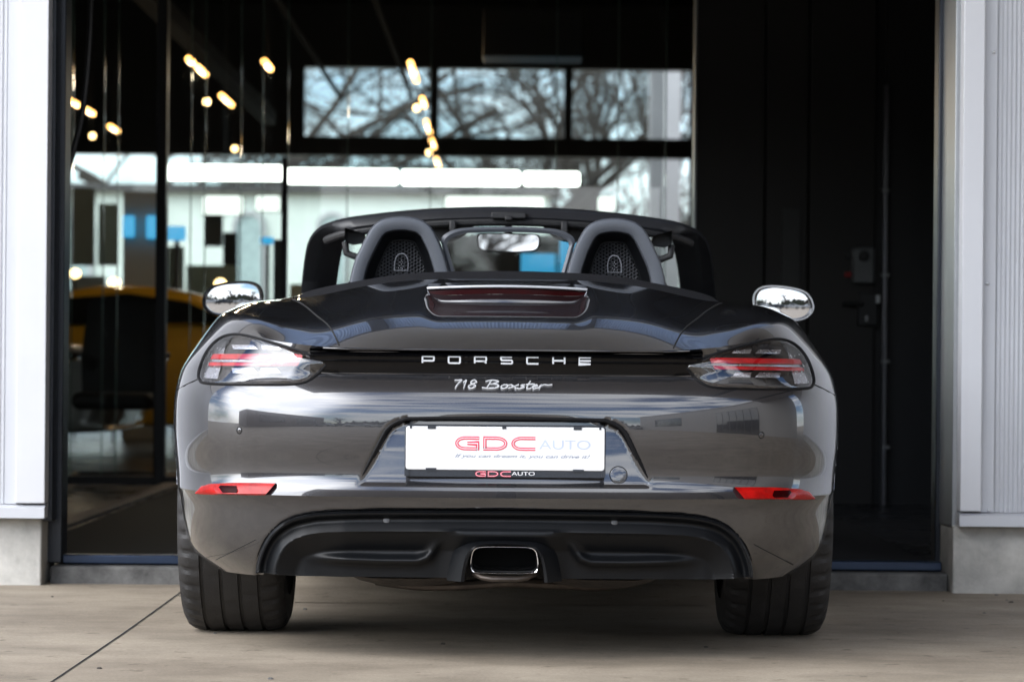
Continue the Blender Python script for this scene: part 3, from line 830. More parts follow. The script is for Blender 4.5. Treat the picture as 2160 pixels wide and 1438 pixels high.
# ---- what hangs below: heat shields, cross pipe, floor pan
for sg in (1, -1):
    us = MB()
    a = [(.115, .14, .208), (.20, .10, .205), (.33, .10, .205), (.385, .12, .210)]
    b = [(.125, .18, .190), (.20, .15, .182), (.30, .15, .182), (.365, .16, .196)]
    c = [(.125, .60, .190), (.20, .60, .182), (.30, .60, .182), (.365, .60, .20)]
    us.quad_grid([[(sg * x, y, z) for x, y, z in q] for q in (a, b, c)])
    us.build("heat_shield", MT["shield"], CAR)
pp = MB()
pp.tube(smooth_loop([(-.33, .35, .183), (-.22, .30, .174), (-.10, .27, .178), (.0, .26, .186), (.10, .27, .183), (.24, .32, .175), (.34, .4, .183)], 6, closed=False), .014, 10)
pp.build("exhaust_pipe", MT["pipe"], CAR)
fp = MB(); fp.box((-.56, .18, .205), (.56, 3.9, .32)); fp.box((-.60, 1.35, .17), (.60, 3.0, .30)); fp.build("floor_pan", MT["gap"], CAR)
for yc, zc in ((.95, .335), (3.425, .38)):
    for sg in (1, -1):
        al = MB()
        r0 = [(sg * .58, yc + AR * 1.02 * math.cos(a), zc + AR * 1.02 * math.sin(a)) for a in np.linspace(-.35, math.pi * .86, 30)]
        r1 = [(sg * .885, p[1], p[2]) for p in r0]
        al.quad_grid([r0, r1]); al.poly(r0); al.build("wheel_arch_liner", MT["plastic"], CAR)
# suspension arm seen beside each rear tyre
for sg in (1, -1):
    ar2 = MB(); ar2.bar((sg * .35, .95, .26), (sg * .64, .95, .24), .05, .05)
    ar2.build("suspension_arm", MT["gap"], CAR)

# ---- wheels
def wheel(sgn, yc, zr, rr, xin, xout):
    w_ = MB(); n = 240
    wid = xout - xin
    prof = [(0.0, rr * .70), (.004, rr * .80), (.000, rr * .90), (.010, rr * .955), (.024, rr * .982), (.040, rr * .992)]
    tread = []
    for c in (.062, .112, .160, .210):
        e = .0052
        tread += [(c - e, rr * .9985), (c - e * .7, rr - .007), (c + e * .7, rr - .007), (c + e, rr * .9985)]
    prof = prof + [(p[0] * wid / .272, p[1]) for p in tread] + [(wid - .040, rr * .992), (wid - .024, rr * .982), (wid - .010, rr * .955), (wid, rr * .90), (wid - .004, rr * .80), (wid, rr * .70)]
    rows = []
    for k, (x, r_) in enumerate(prof):
        row = []
        for j in range(n):
            a = 2 * math.pi * j / n; r2 = r_
            sh = (r_ > rr * .95) and (x < .052 * wid / .272 or x > wid - .052 * wid / .272)
            if sh and j % 6 < 2: r2 -= .0065
            elif r_ > rr * .99 and .07 < x / wid * .272 < .205 and (j + k) % 15 == 0: r2 -= .003
            xx = (xout - x) * sgn
            row.append((xx, yc + r2 * math.cos(a), zr + max(-zr + .0, r2 * math.sin(a)) if r2 * math.sin(a) < -zr else zr + r2 * math.sin(a)))
        rows.append(row)
    w_.quad_grid(rows, closed_u=True)
    root = thing_part("wheel", (sgn * (xin + xout) / 2, yc, zr))
    w_.build("tyre", MT["tyre"], root, angle=30)
    rm = MB()
    pr = [(0.012, rr * .72), (.0, rr * .70), (.012, rr * .66), (.06, rr * .64), (wid - .03, rr * .66), (wid - .005, rr * .71)]
    rm.quad_grid([[((xout - x) * sgn, yc + r_ * math.cos(2 * math.pi * j / 48), zr + r_ * math.sin(2 * math.pi * j / 48)) for j in range(48)] for x, r_ in pr], closed_u=True)
    for k in range(5):
        for dd in (-.14, .14):
            a = 2 * math.pi * k / 5 + dd
            rm.bar(((xout - .03) * sgn, yc + .05 * math.cos(a), zr + .05 * math.sin(a)), ((xout - .015) * sgn, yc + rr * .68 * math.cos(a), zr + rr * .68 * math.sin(a)), .03, .03)
    rm.lathe_x([((xout - .05) * sgn, .0), ((xout - .05) * sgn, .17), ((xout - .075) * sgn, .17), ((xout - .075) * sgn, .0)], yc, zr, 32)
    rm.lathe_x([((xout - .018) * sgn, .001), ((xout - .018) * sgn, .05), ((xout - .05) * sgn, .065)], yc, zr, 24)
    rm.build("rim", MT["rim"], root, angle=40)
def thing_part(name, loc):
    o = bpy.data.objects.new(name, None); COL.objects.link(o); o.parent = CAR; o.location = Vector(loc) - CAR.location; o.empty_display_size = .05; return o
for sg in (1, -1):
    wheel(sg, .95, .338, .340, .596, .879)
    wheel(sg, 3.425, .380, .335, .640, .875)

# ---- third brake light on the lid
def lidz(x, y):
    h = BVH.ray_cast(Vector((x, y, 2)), Vector((0, 0, -1)))[0]
    return h.z if h is not None else .9
bl = MB(); rows = []
XS = np.linspace(-.2120, .2120, 61)
def endk(x): return math.sqrt(max(0, 1 - (max(0, abs(x) - .150) / .062) ** 2.2))
for part_ in range(7):
    row = []
    for x in XS:
        k = endk(x); dz = -.006 * (x / .21) ** 2
        zb = .9125 + dz + .024 * (1 - k); zt = .947 + dz
        yb = .548 + .03 * (x / .21) ** 2
        row.append([(x, yb - .012, zb - .030), (x, yb - .0065, zb - .008), (x, yb - .004, zb), (x, yb + .004, zb + .004), (x, yb + .004, zt - .006), (x, yb - .004, zt), (x, yb + .12, zt + .016)][part_])
    rows.append(row)
bl.quad_grid(rows); BL = bl.build("brake_light", paint, CAR, angle=45)
rl = MB()
r2 = []
for f_ in (0, .45, .5, 1):
    row = []
    for x in XS:
        k = endk(x); dz = -.006 * (x / .21) ** 2; zb = .9145 + dz + .022 * (1 - k); zt = .9415 + dz; yb = .548 + .03 * (x / .21) ** 2
        row.append((x * .985, yb - .0035 + .002 * f_, zb + (zt - zb) * f_))
    r2.append(row)
rl.quad_grid(r2[:2], m=1); rl.quad_grid(r2[2:], m=0); rl.build("red_lens", [MT["red_dark"], mat("maroon_lens", (.012, .003, .004), .2, spec=.06, var=.2)], BL)
ce = MB(); 
ce.tube([(x, .5425 + .03 * (x / .212) ** 2, .948 - .006 * (x / .21) ** 2) for x in XS], .0036, 8)
ce.build("bright_upper_edge", MT["satin"], BL)
ce = MB(); ce.tube([(x, .5445 + .03 * (x / .212) ** 2, .9130 - .006 * (x / .21) ** 2 + .030 * (1 - endk(x))) for x in XS], .0011, 6); ce.build("lower_edge", MT["rim"], BL)

# ---- roll-over hoops with mesh screens
HOOP = [(.462, .93), (.456, .985), (.444, 1.035), (.429, 1.07), (.412, 1.105), (.392, 1.137), (.362, 1.158), (.310, 1.1665), (.258, 1.159), (.226, 1.139), (.205, 1.105), (.190, 1.07), (.172, 1.01), (.160, .95), (.156, .92)]
HO = smooth_loop(HOOP, 5, closed=False)
def inset(pts, d):
    o = []
    for i, p in enumerate(pts):
        a, b = np.array(pts[max(i - 1, 0)]), np.array(pts[min(i + 1, len(pts) - 1)])
        t = (b - a) / np.linalg.norm(b - a); n_ = np.array([t[1], -t[0]])
        q = np.array(p) + n_ * d; o.append((q[0], q[1]))
    return o
test = inset(HO, .02); INS = 1 if np.mean([p[1] for p in test]) < np.mean([p[1] for p in HO]) else -1
def hoop(sgn):
    b = MB()
    prof = [(.004, .16), (-.001, .05), (-.001, .016), (.001, .008), (.004, .003), (.008, .0015), (.034, .0045), (.0375, .0065), (.0395, .011), (.041, .03), (.041, .12)]
    rows = [[(sgn * x, 1.30 + y, z) for x, z in inset(HO, INS * d)] for d, y in prof]
    b.quad_grid(rows); root = b.build("roll_hoop", MT["hoop"], CAR, angle=28)
    k = MB(); I1 = inset(HO, INS * .0405); I2 = inset(HO, INS * .066)
    lowz = lambda P_: [(x, max(z, .90)) for x, z in P_]
    k.quad_grid([[(sgn * x, 1.335, z) for x, z in lowz(I1)], [(sgn * x, 1.40, z) for x, z in lowz(I2)]]); k.build("hoop_lining", MT["plastic"], root, angle=50)
    # perforated screen: hexagonal net of thin bars in front of a dark backing
    sc = MB(); bk = MB()
    poly = [(x, z) for x, z in inset(HO, INS * .062)]
    bk.poly([(sgn * x, 1.42, z) for x, z in poly]); bk.build("screen_backing", MT["gap"], root)
    s_ = .0060; xs = np.arange(.19, .44, s_ * 1.5)
    def hx(cx, cz): return [(cx + s_ * .98 * math.cos(R(60 * i)), cz + s_ * .98 * math.sin(R(60 * i))) for i in range(6)]
    for i, cx in enumerate(xs):
        for cz in np.arange(.96, 1.115, s_ * 1.732):
            c2 = cz + (s_ * .866 if i % 2 else 0)
            if sdist(poly, np.array([cx]), np.array([c2]))[0] > .004:
                o_ = hx(cx, c2); n_ = [((x - cx) * .66 + cx, (z - c2) * .66 + c2) for x, z in o_]
                sc.quad_grid([[(sgn * x, 1.400, z) for x, z in o_], [(sgn * x, 1.399, z) for x, z in n_], [(sgn * x, 1.404, z) for x, z in n_]], closed_u=True)
    sc.build("mesh_screen", MT["mesh_dark"], root)
    rim_ = MB(); rim_.tube([(sgn * x, 1.397, z) for x, z in inset(HO, INS * .064)], .0026, 6); rim_.build("screen_rim", MT["plastic"], root)
    em = MB(); cx = .3115; cz = 1.037  # grey dots added to stand for a see-through opening in the seat
    A_ = smooth_loop([(-.0185, -.024), (-.020, -.005), (-.0165, .013), (-.008, .0235), (.002, .0245), (.011, .0205), (.0175, .008), (.0205, -.008), (.0205, -.024)], 4, closed=False)
    for i, (x, z) in enumerate(A_):
        if i % 1 == 0: em.box((sgn * (cx + x) - .0014, 1.3955, cz + z - .0014), (sgn * (cx + x) + .0014, 1.400, cz + z + .0014))
    for x in np.arange(-.017, .019, .0042):
        em.box((sgn * (cx + x) - .0012, 1.3955, cz - .0255), (sgn * (cx + x) + .0012, 1.40, cz - .023))
    for x, z in ((0, .005), (.004, .0), (-.004, 0), (0, -.006), (.005, -.010), (-.005, -.012), (.001, -.016), (.008, -.017), (-.003, -.019)):
        em.box((sgn * (cx + x) - .0011, 1.3955, cz + z - .0011), (sgn * (cx + x) + .0011, 1.40, cz + z + .0011))
    em.build("seat_opening_dots", MT["opening_dots"], root, smooth=False)
hoop(1); hoop(-1)

# ---- wind deflector between the hoops
WD = smooth_loop([(-.122, .975), (-.135, 1.02), (-.149, 1.075), (-.151, 1.085), (-.144, 1.099), (-.118, 1.112), (-.08, 1.117), (0, 1.119), (.08, 1.117), (.118, 1.112), (.144, 1.099), (.151, 1.085), (.149, 1.075), (.135, 1.02), (.122, .975), (.118, .965), (0, .965), (-.118, .965)], 4)
WD = [(x * 1.19, 1.035 + (z - 1.035) * 1.11) for x, z in WD]
wd = MB()
sc_ = 1.085
WDo = [(x * sc_, 1.035 + (z - 1.035) * 1.13) for x, z in WD]; WDi = [(x * .985, 1.035 + (z - 1.035) * .965) for x, z in WD]
wd.quad_grid([[(x, 1.345, z) for x, z in WDi], [(x, 1.330, z) for x, z in WDi], [(x * 1.035, 1.326, 1.035 + (z - 1.035) * 1.05) for x, z in WD], [(x, 1.332, z) for x, z in WDo], [(x, 1.350, z) for x, z in WDo]], closed_u=True, closed_v=True)
WDF = wd.build("wind_deflector", MT["hoop"], CAR, angle=50)
gl = MB(); gl.poly([(x, 1.340, z) for x, z in WDi]); gl.build("glass_pane", MT["deflector"], WDF)

# ---- windscreen: header, pillars, glass, sun visors, mirror
HEAD = [(.690, 2.62, .955), (.672, 2.47, 1.045), (.650, 2.33, 1.120), (.622, 2.24, 1.158), (.575, 2.18, 1.183), (.48, 2.13, 1.203), (.25, 2.09, 1.226), (0, 2.08, 1.234)]
HD = smooth_loop([(-x, y, z) for x, y, z in HEAD] + HEAD[-2::-1], 8, closed=False)
wf = MB(); rows = []
for i, p in enumerate(HD):
    ax = abs(p[0]); k = sstep(.60, .70, ax)
    # cross-section: outer edge, then inner edge (header hangs 35 mm, pillar is 75 mm broad towards the middle)
    sg = 1 if p[0] > 0 else -1
    c = sstep(.50, .66, ax)
    inn = Vector((-sg * .112 * c, 0, -.052 * (1 - c) - .022 * c))
    P0 = Vector(p); cr = [P0, P0 + inn * .05 + Vector((0, -.018, -.006)), P0 + inn * .55 + Vector((0, -.030, -.004)), P0 + inn + Vector((0, -.016, 0)), P0 + inn + Vector((0, .03, 0)), P0 + inn * .4 + Vector((0, .05, .0)), P0 + Vector((0, .03, .004))]
    rows.append(cr)
wf.quad_grid(rows, closed_u=True)
WF = wf.build("windscreen_frame", MT["header"], CAR, angle=60)
hl = MB()
hl.tube([(p[0] * .97, p[1] - .016, p[2] - .046) for p in HD if abs(p[0]) < .60], .014, 10); hl.build("header_trim", MT["leather"], WF)
wg = MB(); rows = []
for t in np.linspace(0, 1, 8):
    rows.append([(x * (.60 + .07 * t), 2.12 + (x ** 2) * .06 + t * (.80 - .22 * x ** 2), 1.215 - .05 * x ** 4 - t * .30) for x in np.linspace(-1, 1, 31)])
wg.quad_grid(rows); wg.build("windscreen_glass", MT["windscreen"], WF)
for sg in (1, -1):
    o = smooth_loop([(.115, 1.184), (.122, 1.166), (.140, 1.146), (.170, 1.131), (.22, 1.127), (.34, 1.127), (.40, 1.132), (.425, 1.15), (.43, 1.178), (.28, 1.184)], 4)
    sv = MB(); f = lambda k, y: [(sg * (.28 + (x - .28) * k), y + .02 * x, 1.155 + (z - 1.155) * k) for x, z in o]
    rows = [f(.9, 2.115), f(1, 2.12), f(1, 2.132), f(.9, 2.137)]
    sv.quad_grid(rows, closed_u=True); sv.poly(rows[0]); sv.poly(rows[-1][::-1]); sv.build("sun_visor", MT["leather"], WF, angle=50)
lt = MB(); lt.box((-.055, 2.03, 1.196), (.055, 2.075, 1.217)); lt.box((-.012, 2.02, 1.19), (.012, 2.04, 1.205))
lt.build("roof_latch", MT["leather"], WF, bevel=.004)
for sg in (1, -1):
    lt = MB(); lt.box((sg * .165, 2.03, 1.150), (sg * .185, 2.06, 1.19)); lt.build("visor_clip", MT["leather"], WF, bevel=.004)
for sg in (1, -1):
    ek = MB()
    o = [(sg * .452, 1.146), (sg * .512, 1.163), (sg * .512, 1.120), (sg * .490, 1.112), (sg * .445, 1.118)]
    ek.quad_grid([[(x, 2.02, z) for x, z in o], [(x, 2.10, z) for x, z in o]], closed_u=True); ek.poly([(x, 2.09, z) for x, z in o])
    ek.tube([(sg * .438, 2.05, 1.12), (sg * .445, 2.05, 1.085), (sg * .475, 2.05, 1.072), (sg * .508, 2.05, 1.085), (sg * .512, 2.05, 1.12)], .012, 8)
    ek.build("roof_catch", MT["leather"], WF, bevel=.003)
rmb = MB()
RMo = smooth_loop([(-.097, 1.146), (-.098, 1.125), (-.090, 1.104), (-.06, 1.097), (0, 1.0945), (.06, 1.097), (.090, 1.104), (.099, 1.125), (.097, 1.143), (.08, 1.1505), (0, 1.152), (-.08, 1.152)], 4)
rmc = [(x * 1.0, z + .002) for x, z in RMo]
rmb.quad_grid([[(x * .96, 2.155, 1.123 + (z - 1.123) * .93) for x, z in rmc], [(x, 2.150, z) for x, z in rmc], [(x * 1.03, 2.158, 1.123 + (z - 1.123) * 1.06) for x, z in rmc], [(x * .9, 2.19, 1.123 + (z - 1.123) * .85) for x, z in rmc], [(x * .3, 2.21, 1.123 + (z - 1.123) * .3) for x, z in rmc]], closed_u=True)
rmb.tube([(0, 2.20, 1.13), (0, 2.22, 1.17), (0, 2.19, 1.205)], .012, 8)
RVM = rmb.build("rear_view_mirror", MT["plastic"], CAR, angle=50)
q = MB(); q.poly([(x * .965, 2.154 + (z - 1.123) * .012, 1.123 + (z - 1.123) * .94) for x, z in rmc]); q.build("mirror_glass", MT["mirror"], RVM)

# ---- seats and dashboard
def seat(sgn):
    b = MB(); cx = sgn * .345
    sil = [(-.23, .42), (-.24, .62), (-.225, .82), (-.17, .93), (-.115, 1.01), (-.10, 1.06), (-.06, 1.085), (.06, 1.085), (.10, 1.06), (.115, 1.01), (.17, .93), (.225, .82), (.24, .62), (.23, .42)]
    sp = smooth_loop(sil, 4, closed=False)
    f = lambda k, y: [(cx + x * k, y - (z - .42) * .28, .42 + (z - .42) * (.5 + .5 * k)) for x, z in sp]
    rows = [f(.75, 1.86), f(.96, 1.845), f(1.0, 1.79), f(.96, 1.73), f(.8, 1.71)]
    b.quad_grid(rows); b.poly(rows[0]); b.poly(rows[-1][::-1])
    o = b.build("seat", MT["leather"], CAR, angle=60)
    c = MB(); c.box((cx - .24, 1.75, .28), (cx + .24, 2.28, .42)); c.build("seat_cushion", MT["leather"], o, bevel=.05)
seat(1); seat(-1)
da = MB(); rows = []
for y, z in ((2.42, .50), (2.40, .78), (2.45, .86), (2.62, .885), (2.95, .89)):
    rows.append([(x, y + .03 * abs(x), z - .03 * (x / .62) ** 2 + (.035 * math.exp(-((x + .34) / .16) ** 2) if z > .8 else 0)) for x in np.linspace(-.64, .64, 41)])
da.quad_grid(rows); da.build("dashboard", MT["leather"], CAR, angle=50)

# ---- door mirrors
MO = [(-.992, .930), (-.990, .948), (-.980, .968), (-.962, .984), (-.930, .994), (-.885, 1.000), (-.845, 1.001), (-.815, .993), (-.800, .975), (-.797, .950), (-.805, .928), (-.840, .912), (-.885, .899), (-.930, .892), (-.962, .897), (-.983, .912)]
def door_mirror(sgn):
    o = [(-sgn * x if sgn > 0 else x, z) for x, z in smooth_loop(MO, 4)]
    o = [(sgn * abs(x), z) for x, z in o]
    c = np.array([np.mean([p[0] for p in o]), np.mean([p[1] for p in o])])
    f = lambda k, y: [tuple((c[0] + (x - c[0]) * k, y, c[1] + (z - c[1]) * k)) for x, z in o]
    b = MB(); rows = [f(.90, 2.435), f(.915, 2.40), f(.965, 2.392), f(1.0, 2.40), f(1.0, 2.43), f(.95, 2.48), f(.8, 2.53), f(.5, 2.565), f(.1, 2.575)]
    b.quad_grid(rows, closed_u=True); b.poly(rows[-1])
    root = b.build("door_mirror", MT["gloss"], CAR, angle=50)
    m_ = MB(); yy = 2.410
    m_.quad_grid([[(p[0], yy - sgn * (p[0] - c[0]) * .055 + (p[2] - c[1]) * .0 + .55 * ((p[0] - c[0]) ** 2 + (p[2] - c[1]) ** 2) + .002, p[2]) for p in f(k, 0)] for k in (.93, .8, .65, .5, .35, .2, .1, .01)], closed_u=True); m_.build("mirror_glass", MT["mirror"], root)
    s_ = MB(); s_.tube([(sgn * .84, 2.46, .915), (sgn * .80, 2.46, .885), (sgn * .74, 2.44, .855)], [.022, .018, .024], 10); s_.build("mirror_stalk", MT["gloss"], root)
    t_ = MB(); t_.tube([(p[0], p[1] - .0005, p[2]) for p in f(.99, 2.397)], .0032, 6, closed=True); t_.build("mirror_rim", MT["satin"] if sgn > 0 else MT["gloss"], root)
door_mirror(1); door_mirror(-1)
# ================================================================== THE PLACE
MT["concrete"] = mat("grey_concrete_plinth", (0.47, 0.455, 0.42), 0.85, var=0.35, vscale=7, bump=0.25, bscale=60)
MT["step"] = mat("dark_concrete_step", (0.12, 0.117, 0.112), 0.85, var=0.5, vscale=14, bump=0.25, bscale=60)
MT["clad"] = mat("white_cladding_metal", (0.56, 0.57, 0.60), 0.38, 0.1, var=0.03, vscale=4)
MT["trim"] = mat("white_trim_metal", (0.66, 0.665, 0.69), 0.42, 0.1, var=0.03, vscale=3, bump=0.02, bscale=300)
MT["grey_metal"] = mat("grey_reveal_metal", (0.33, 0.34, 0.35), 0.35, 0.5, var=0.08, vscale=5)
MT["dark_frame"] = mat("dark_blue_black_frame", (0.016, 0.020, 0.028), 0.35, 0.2, var=0.2, vscale=6)
MT["black_wall"] = mat("black_brown_panel", (0.0105, 0.0080, 0.0062), 0.55, var=0.3, vscale=2.5, stretch=(1, 1, .2))
MT["black_steel"] = mat("black_steel", (0.007, 0.007, 0.008), 0.45, var=0.2)
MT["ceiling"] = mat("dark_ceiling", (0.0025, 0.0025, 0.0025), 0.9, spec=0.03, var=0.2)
MT["tile"] = mat("dark_floor_tile", (0.05, 0.051, 0.055), 0.30, var=0.35, vscale=3, rvar=.1)
MT["ribbed"] = mat("ribbed_mat", (0.012, 0.012, 0.014), 0.6, var=0.2)
MT["glass"] = glass_mat("clear_pane_glass", (0.965, 0.985, 0.975), 1.45)
MT["glass_edge"] = mat("green_glass_edge", (0.16, 0.24, 0.20), 0.2, var=0.3, vscale=3)
MT["white_wall"] = mat("white_render", (0.62, 0.70, 0.65), 0.8, var=0.06, vscale=1.5)
MT["grey_wall"] = mat("light_grey_wall", (0.42, 0.44, 0.45), 0.7, var=0.08, vscale=2)
MT["cyan"] = emis("cyan_backlit_panel", (0.0, 0.34, 0.66), 1.5)
MT["tube_white"] = emis("white_light_tube", (0.93, 1.0, 0.93), 9.0)
MT["tube_dim"] = emis("dim_white_light_tube", (0.90, 1.0, 0.93), 2.2)
MT["tube_warm"] = emis("warm_light_tube", (1.0, 0.52, 0.14), 7.0)
MT["bulb"] = emis("warm_bulb", (1.0, 0.66, 0.28), 9.0)
MT["bark"] = mat("dark_bark", (0.055, 0.048, 0.042), 0.9, var=0.4, vscale=6)
MT["yellow"] = mat("yellow_car_paint", (0.80, 0.44, 0.02), 0.3, coat=1.0, var=0.05)
MT["silver"] = mat("silver_car_paint", (0.42, 0.42, 0.40), 0.3, .4, coat=1.0, var=0.05)
MT["car_glass"] = mat("dark_car_glass", (0.01, 0.012, 0.014), 0.05, coat=.5, var=0.1)
MT["grey_plastic"] = mat("grey_plastic_box", (0.16, 0.165, 0.17), 0.5, var=0.1)
MT["red_plastic"] = mat("red_push_button", (0.4, 0.01, 0.01), 0.4, var=0.1)

def ground_mat():
    m = mat("concrete_yard", (0.31, 0.285, 0.25), 0.8)
    t = m.node_tree; b = t.nodes["Principled BSDF"]
    c = t.nodes.new("ShaderNodeTexCoord")
    def noise(scale, det, st=(1, 1, 1), rough=.6):
        g = t.nodes.new("ShaderNodeMapping"); g.inputs["Scale"].default_value = st
        n = t.nodes.new("ShaderNodeTexNoise"); n.inputs["Scale"].default_value = scale; n.inputs["Detail"].default_value = det; n.inputs["Roughness"].default_value = rough
        t.links.new(c.outputs["Object"], g.inputs[0]); t.links.new(g.outputs[0], n.inputs["Vector"]); return n
    def ramp(n, p0, c0, p1, c1):
        r = t.nodes.new("ShaderNodeValToRGB"); e = r.color_ramp.elements
        e[0].position, e[1].position = p0, p1; e[0].color, e[1].color = (*c0, 1), (*c1, 1)
        t.links.new(n.outputs["Fac"], r.inputs[0]); return r
    def mul(a, b_, f=1.0):
        x = t.nodes.new("ShaderNodeMixRGB"); x.blend_type = "MULTIPLY"; x.inputs[0].default_value = f
        t.links.new(a.outputs[0], x.inputs[1]); t.links.new(b_.outputs[0], x.inputs[2]); return x
    base = ramp(noise(.9, 7, (1, 1.3, 1)), .3, (.275, .225, .170), .7, (.410, .348, .270))
    worn = ramp(noise(2.6, 9, (.8, 1.25, 1), .72), .36, (.66, .65, .64), .60, (1, 1, 1))
    fine = ramp(noise(110, 5, (1, 1, 1), .75), .32, (.74, .74, .74), .66, (1.12, 1.12, 1.12))
    spot = ramp(noise(13, 3), .63, (1, 1, 1), .72, (.55, .53, .50))
    col = mul(mul(mul(base, worn), fine), spot)
    t.links.new(col.outputs[0], b.inputs["Base Color"])
    u = t.nodes.new("ShaderNodeBump"); u.inputs["Strength"].default_value = .25; u.inputs["Distance"].default_value = .004
    t.links.new(noise(160, 5).outputs["Fac"], u.inputs["Height"]); t.links.new(u.outputs[0], b.inputs["Normal"])
    q = t.nodes.new("ShaderNodeMapRange"); q.inputs[3].default_value, q.inputs[4].default_value = .5, .9
    t.links.new(noise(2.0, 5).outputs["Fac"], q.inputs[0]); t.links.new(q.outputs[0], b.inputs["Roughness"])
    return m
gm = MB()
xs = [-400, -60, -12, -1.0445, -1.0385, 3.2, 12, 60, 400]; ys = [-400, -80, -20, -6, 0, 2.6, 6, 40, 90, 400]
gm.quad_grid([[(x + (.004 * math.sin(y * 3) if abs(x + 1.0415) < .01 else 0), y, 0) for x in xs] for y in ys])
GROUND = struct(gm.build("ground", ground_mat(), smooth=False))
jm = MB(); r_ = []
for e in (0, 1):
    r_.append([(-1.0415 - .0024 + e * (.0048 + .0022 * rng.random()) + .003 * math.sin(y * 1.7), y, .0015) for y in np.linspace(-6, 2.6, 160)])
jm.quad_grid(r_); struct(jm.build("ground_joint", MT["gap"], smooth=False))
pb = random.Random(3)
for i in range(26):
    x, y = pb.uniform(-1.6, 1.8), pb.uniform(-1.2, 2.5)
    if i > 12: x, y = pb.choice([-1, 1]) * pb.uniform(1.0, 1.9), pb.uniform(1.9, 2.55)
    b = MB(); s = pb.uniform(.003, .0065)
    rows = [[(x + s * k * (1 + .3 * pb.random()) * math.cos(a), y + s * k * math.sin(a), h * s) for a in np.linspace(0, 5.6, 7)] for k, h in ((1, 0), (1.05, .35), (.6, .7))]
    b.quad_grid(rows, closed_u=True); b.poly(rows[-1])
    o = tag(b.build("grit", MT["step"] if i % 3 == 0 else MT["bark"]), "tiny crumb of grit lying loose on the concrete yard", "grit", "grit on the concrete yard")

# ---- the workshop building
BLD = thing("workshop_building", (0, 2.6, 0), "workshop front clad in ribbed white metal on a concrete plinth around a wide dark doorway", "building")
FY = 2.50
def ribbed(x0, x1, z0, z1, y, pitch=.0150, depth=.0042):
    b = MB(); xs_ = []; k = 0
    x = x0
    while x < x1:
        xs_ += [(x, y), (x + pitch * .30, y), (x + pitch * .5, y - depth), (x + pitch * .8, y - depth)]; x += pitch
    b.quad_grid([[(p[0], p[1], z0) for p in xs_], [(p[0], p[1], z1) for p in xs_]]); return b
ZH, ZB, ZT = 2.12, 2.80, 5.2
for x0, x1 in ((-7.5, -1.612), (1.605, 7.5)):
    ribbed(x0, x1, .268, ZT, FY + .012).build("ribbed_cladding", MT["clad"], BLD, smooth=False)
    b = MB(); b.box((x0 - .01, FY + .02, .2235), (x1 + .01, FY + .30, ZT)); b.build("wall_core", MT["grey_wall"], BLD, smooth=False)
b = MB(); b.box((-1.608, FY - .022, .272), (-1.512, FY + .06, ZT)); b.build("corner_trim", MT["trim"], BLD, bevel=.003)
b = MB(); b.box((1.486, FY - .022, .272), (1.556, FY + .06, ZT)); b.build("corner_trim", MT["trim"], BLD, bevel=.003)
b = MB(); b.box((1.5575, FY + .006, .268), (1.602, FY + .05, ZT)); b.build("trim_flange", MT["clad"], BLD, bevel=.001)
b = MB(); b.box((-1.648, FY + .003, .268), (-1.6095, FY + .05, ZT)); b.build("trim_flange", MT["clad"], BLD, bevel=.001)
b = MB(); b.box((1.472, FY + .062, .21), (1.50, FY + .36, ZH)); b.build("door_reveal", MT["grey_metal"], BLD, bevel=.002)
b = MB(); b.box((-1.53, FY + .062, .21), (-1.5, FY + .16, ZH)); b.build("door_reveal", MT["dark_frame"], BLD, bevel=.002)
for x0, x1 in ((-7.5, -1.512), (1.484, 7.5)):
    b = MB(); b.quad_grid([[(x, FY + .05, .270), (x, FY - .012, .264), (x, FY - .030, .258), (x, FY - .031, .2235), (x, FY - .020, .2235)] for x in (x0, x1)])
    b.poly([(x1 if x0 < 0 else x0, FY + .05, .270), (x1 if x0 < 0 else x0, FY - .030, .258), (x1 if x0 < 0 else x0, FY - .031, .2235), (x1 if x0 < 0 else x0, FY + .05, .2235)])
    b.build("base_flashing", MT["clad"], BLD, smooth=False)
    b = MB(); b.box((x0, FY + .035, -.05), (x1 - (.018 if x0 < 0 else 0), FY + .34, .222)) if x0 < 0 else b.box((x0 - .012, FY + .035, -.05), (x1, FY + .34, .222))
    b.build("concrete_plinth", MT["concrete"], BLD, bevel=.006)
sc = [(52, 86), (58, 287), (60, 400), (60, 575), (108, 1060)]
for px, py in ((52, 88), (61, 590), (50, 1055), (2096, 110), (2083, 598), (2086, 1076)):
    p = M(px, py, FY + .002); b = MB()
    rr = .0052
    rows = [[(p[0] + rr * k * math.cos(a), FY + .010 - h, p[2] + rr * k * math.sin(a)) for a in np.linspace(0, 2 * math.pi, 12, endpoint=False)] for k, h in ((1.3, 0), (1.3, .008), (.9, .010), (.75, .013), (.2, .014))]
    b.quad_grid(rows, closed_u=True); b.poly(rows[-1]); b.build("screw", MT["satin"], BLD)
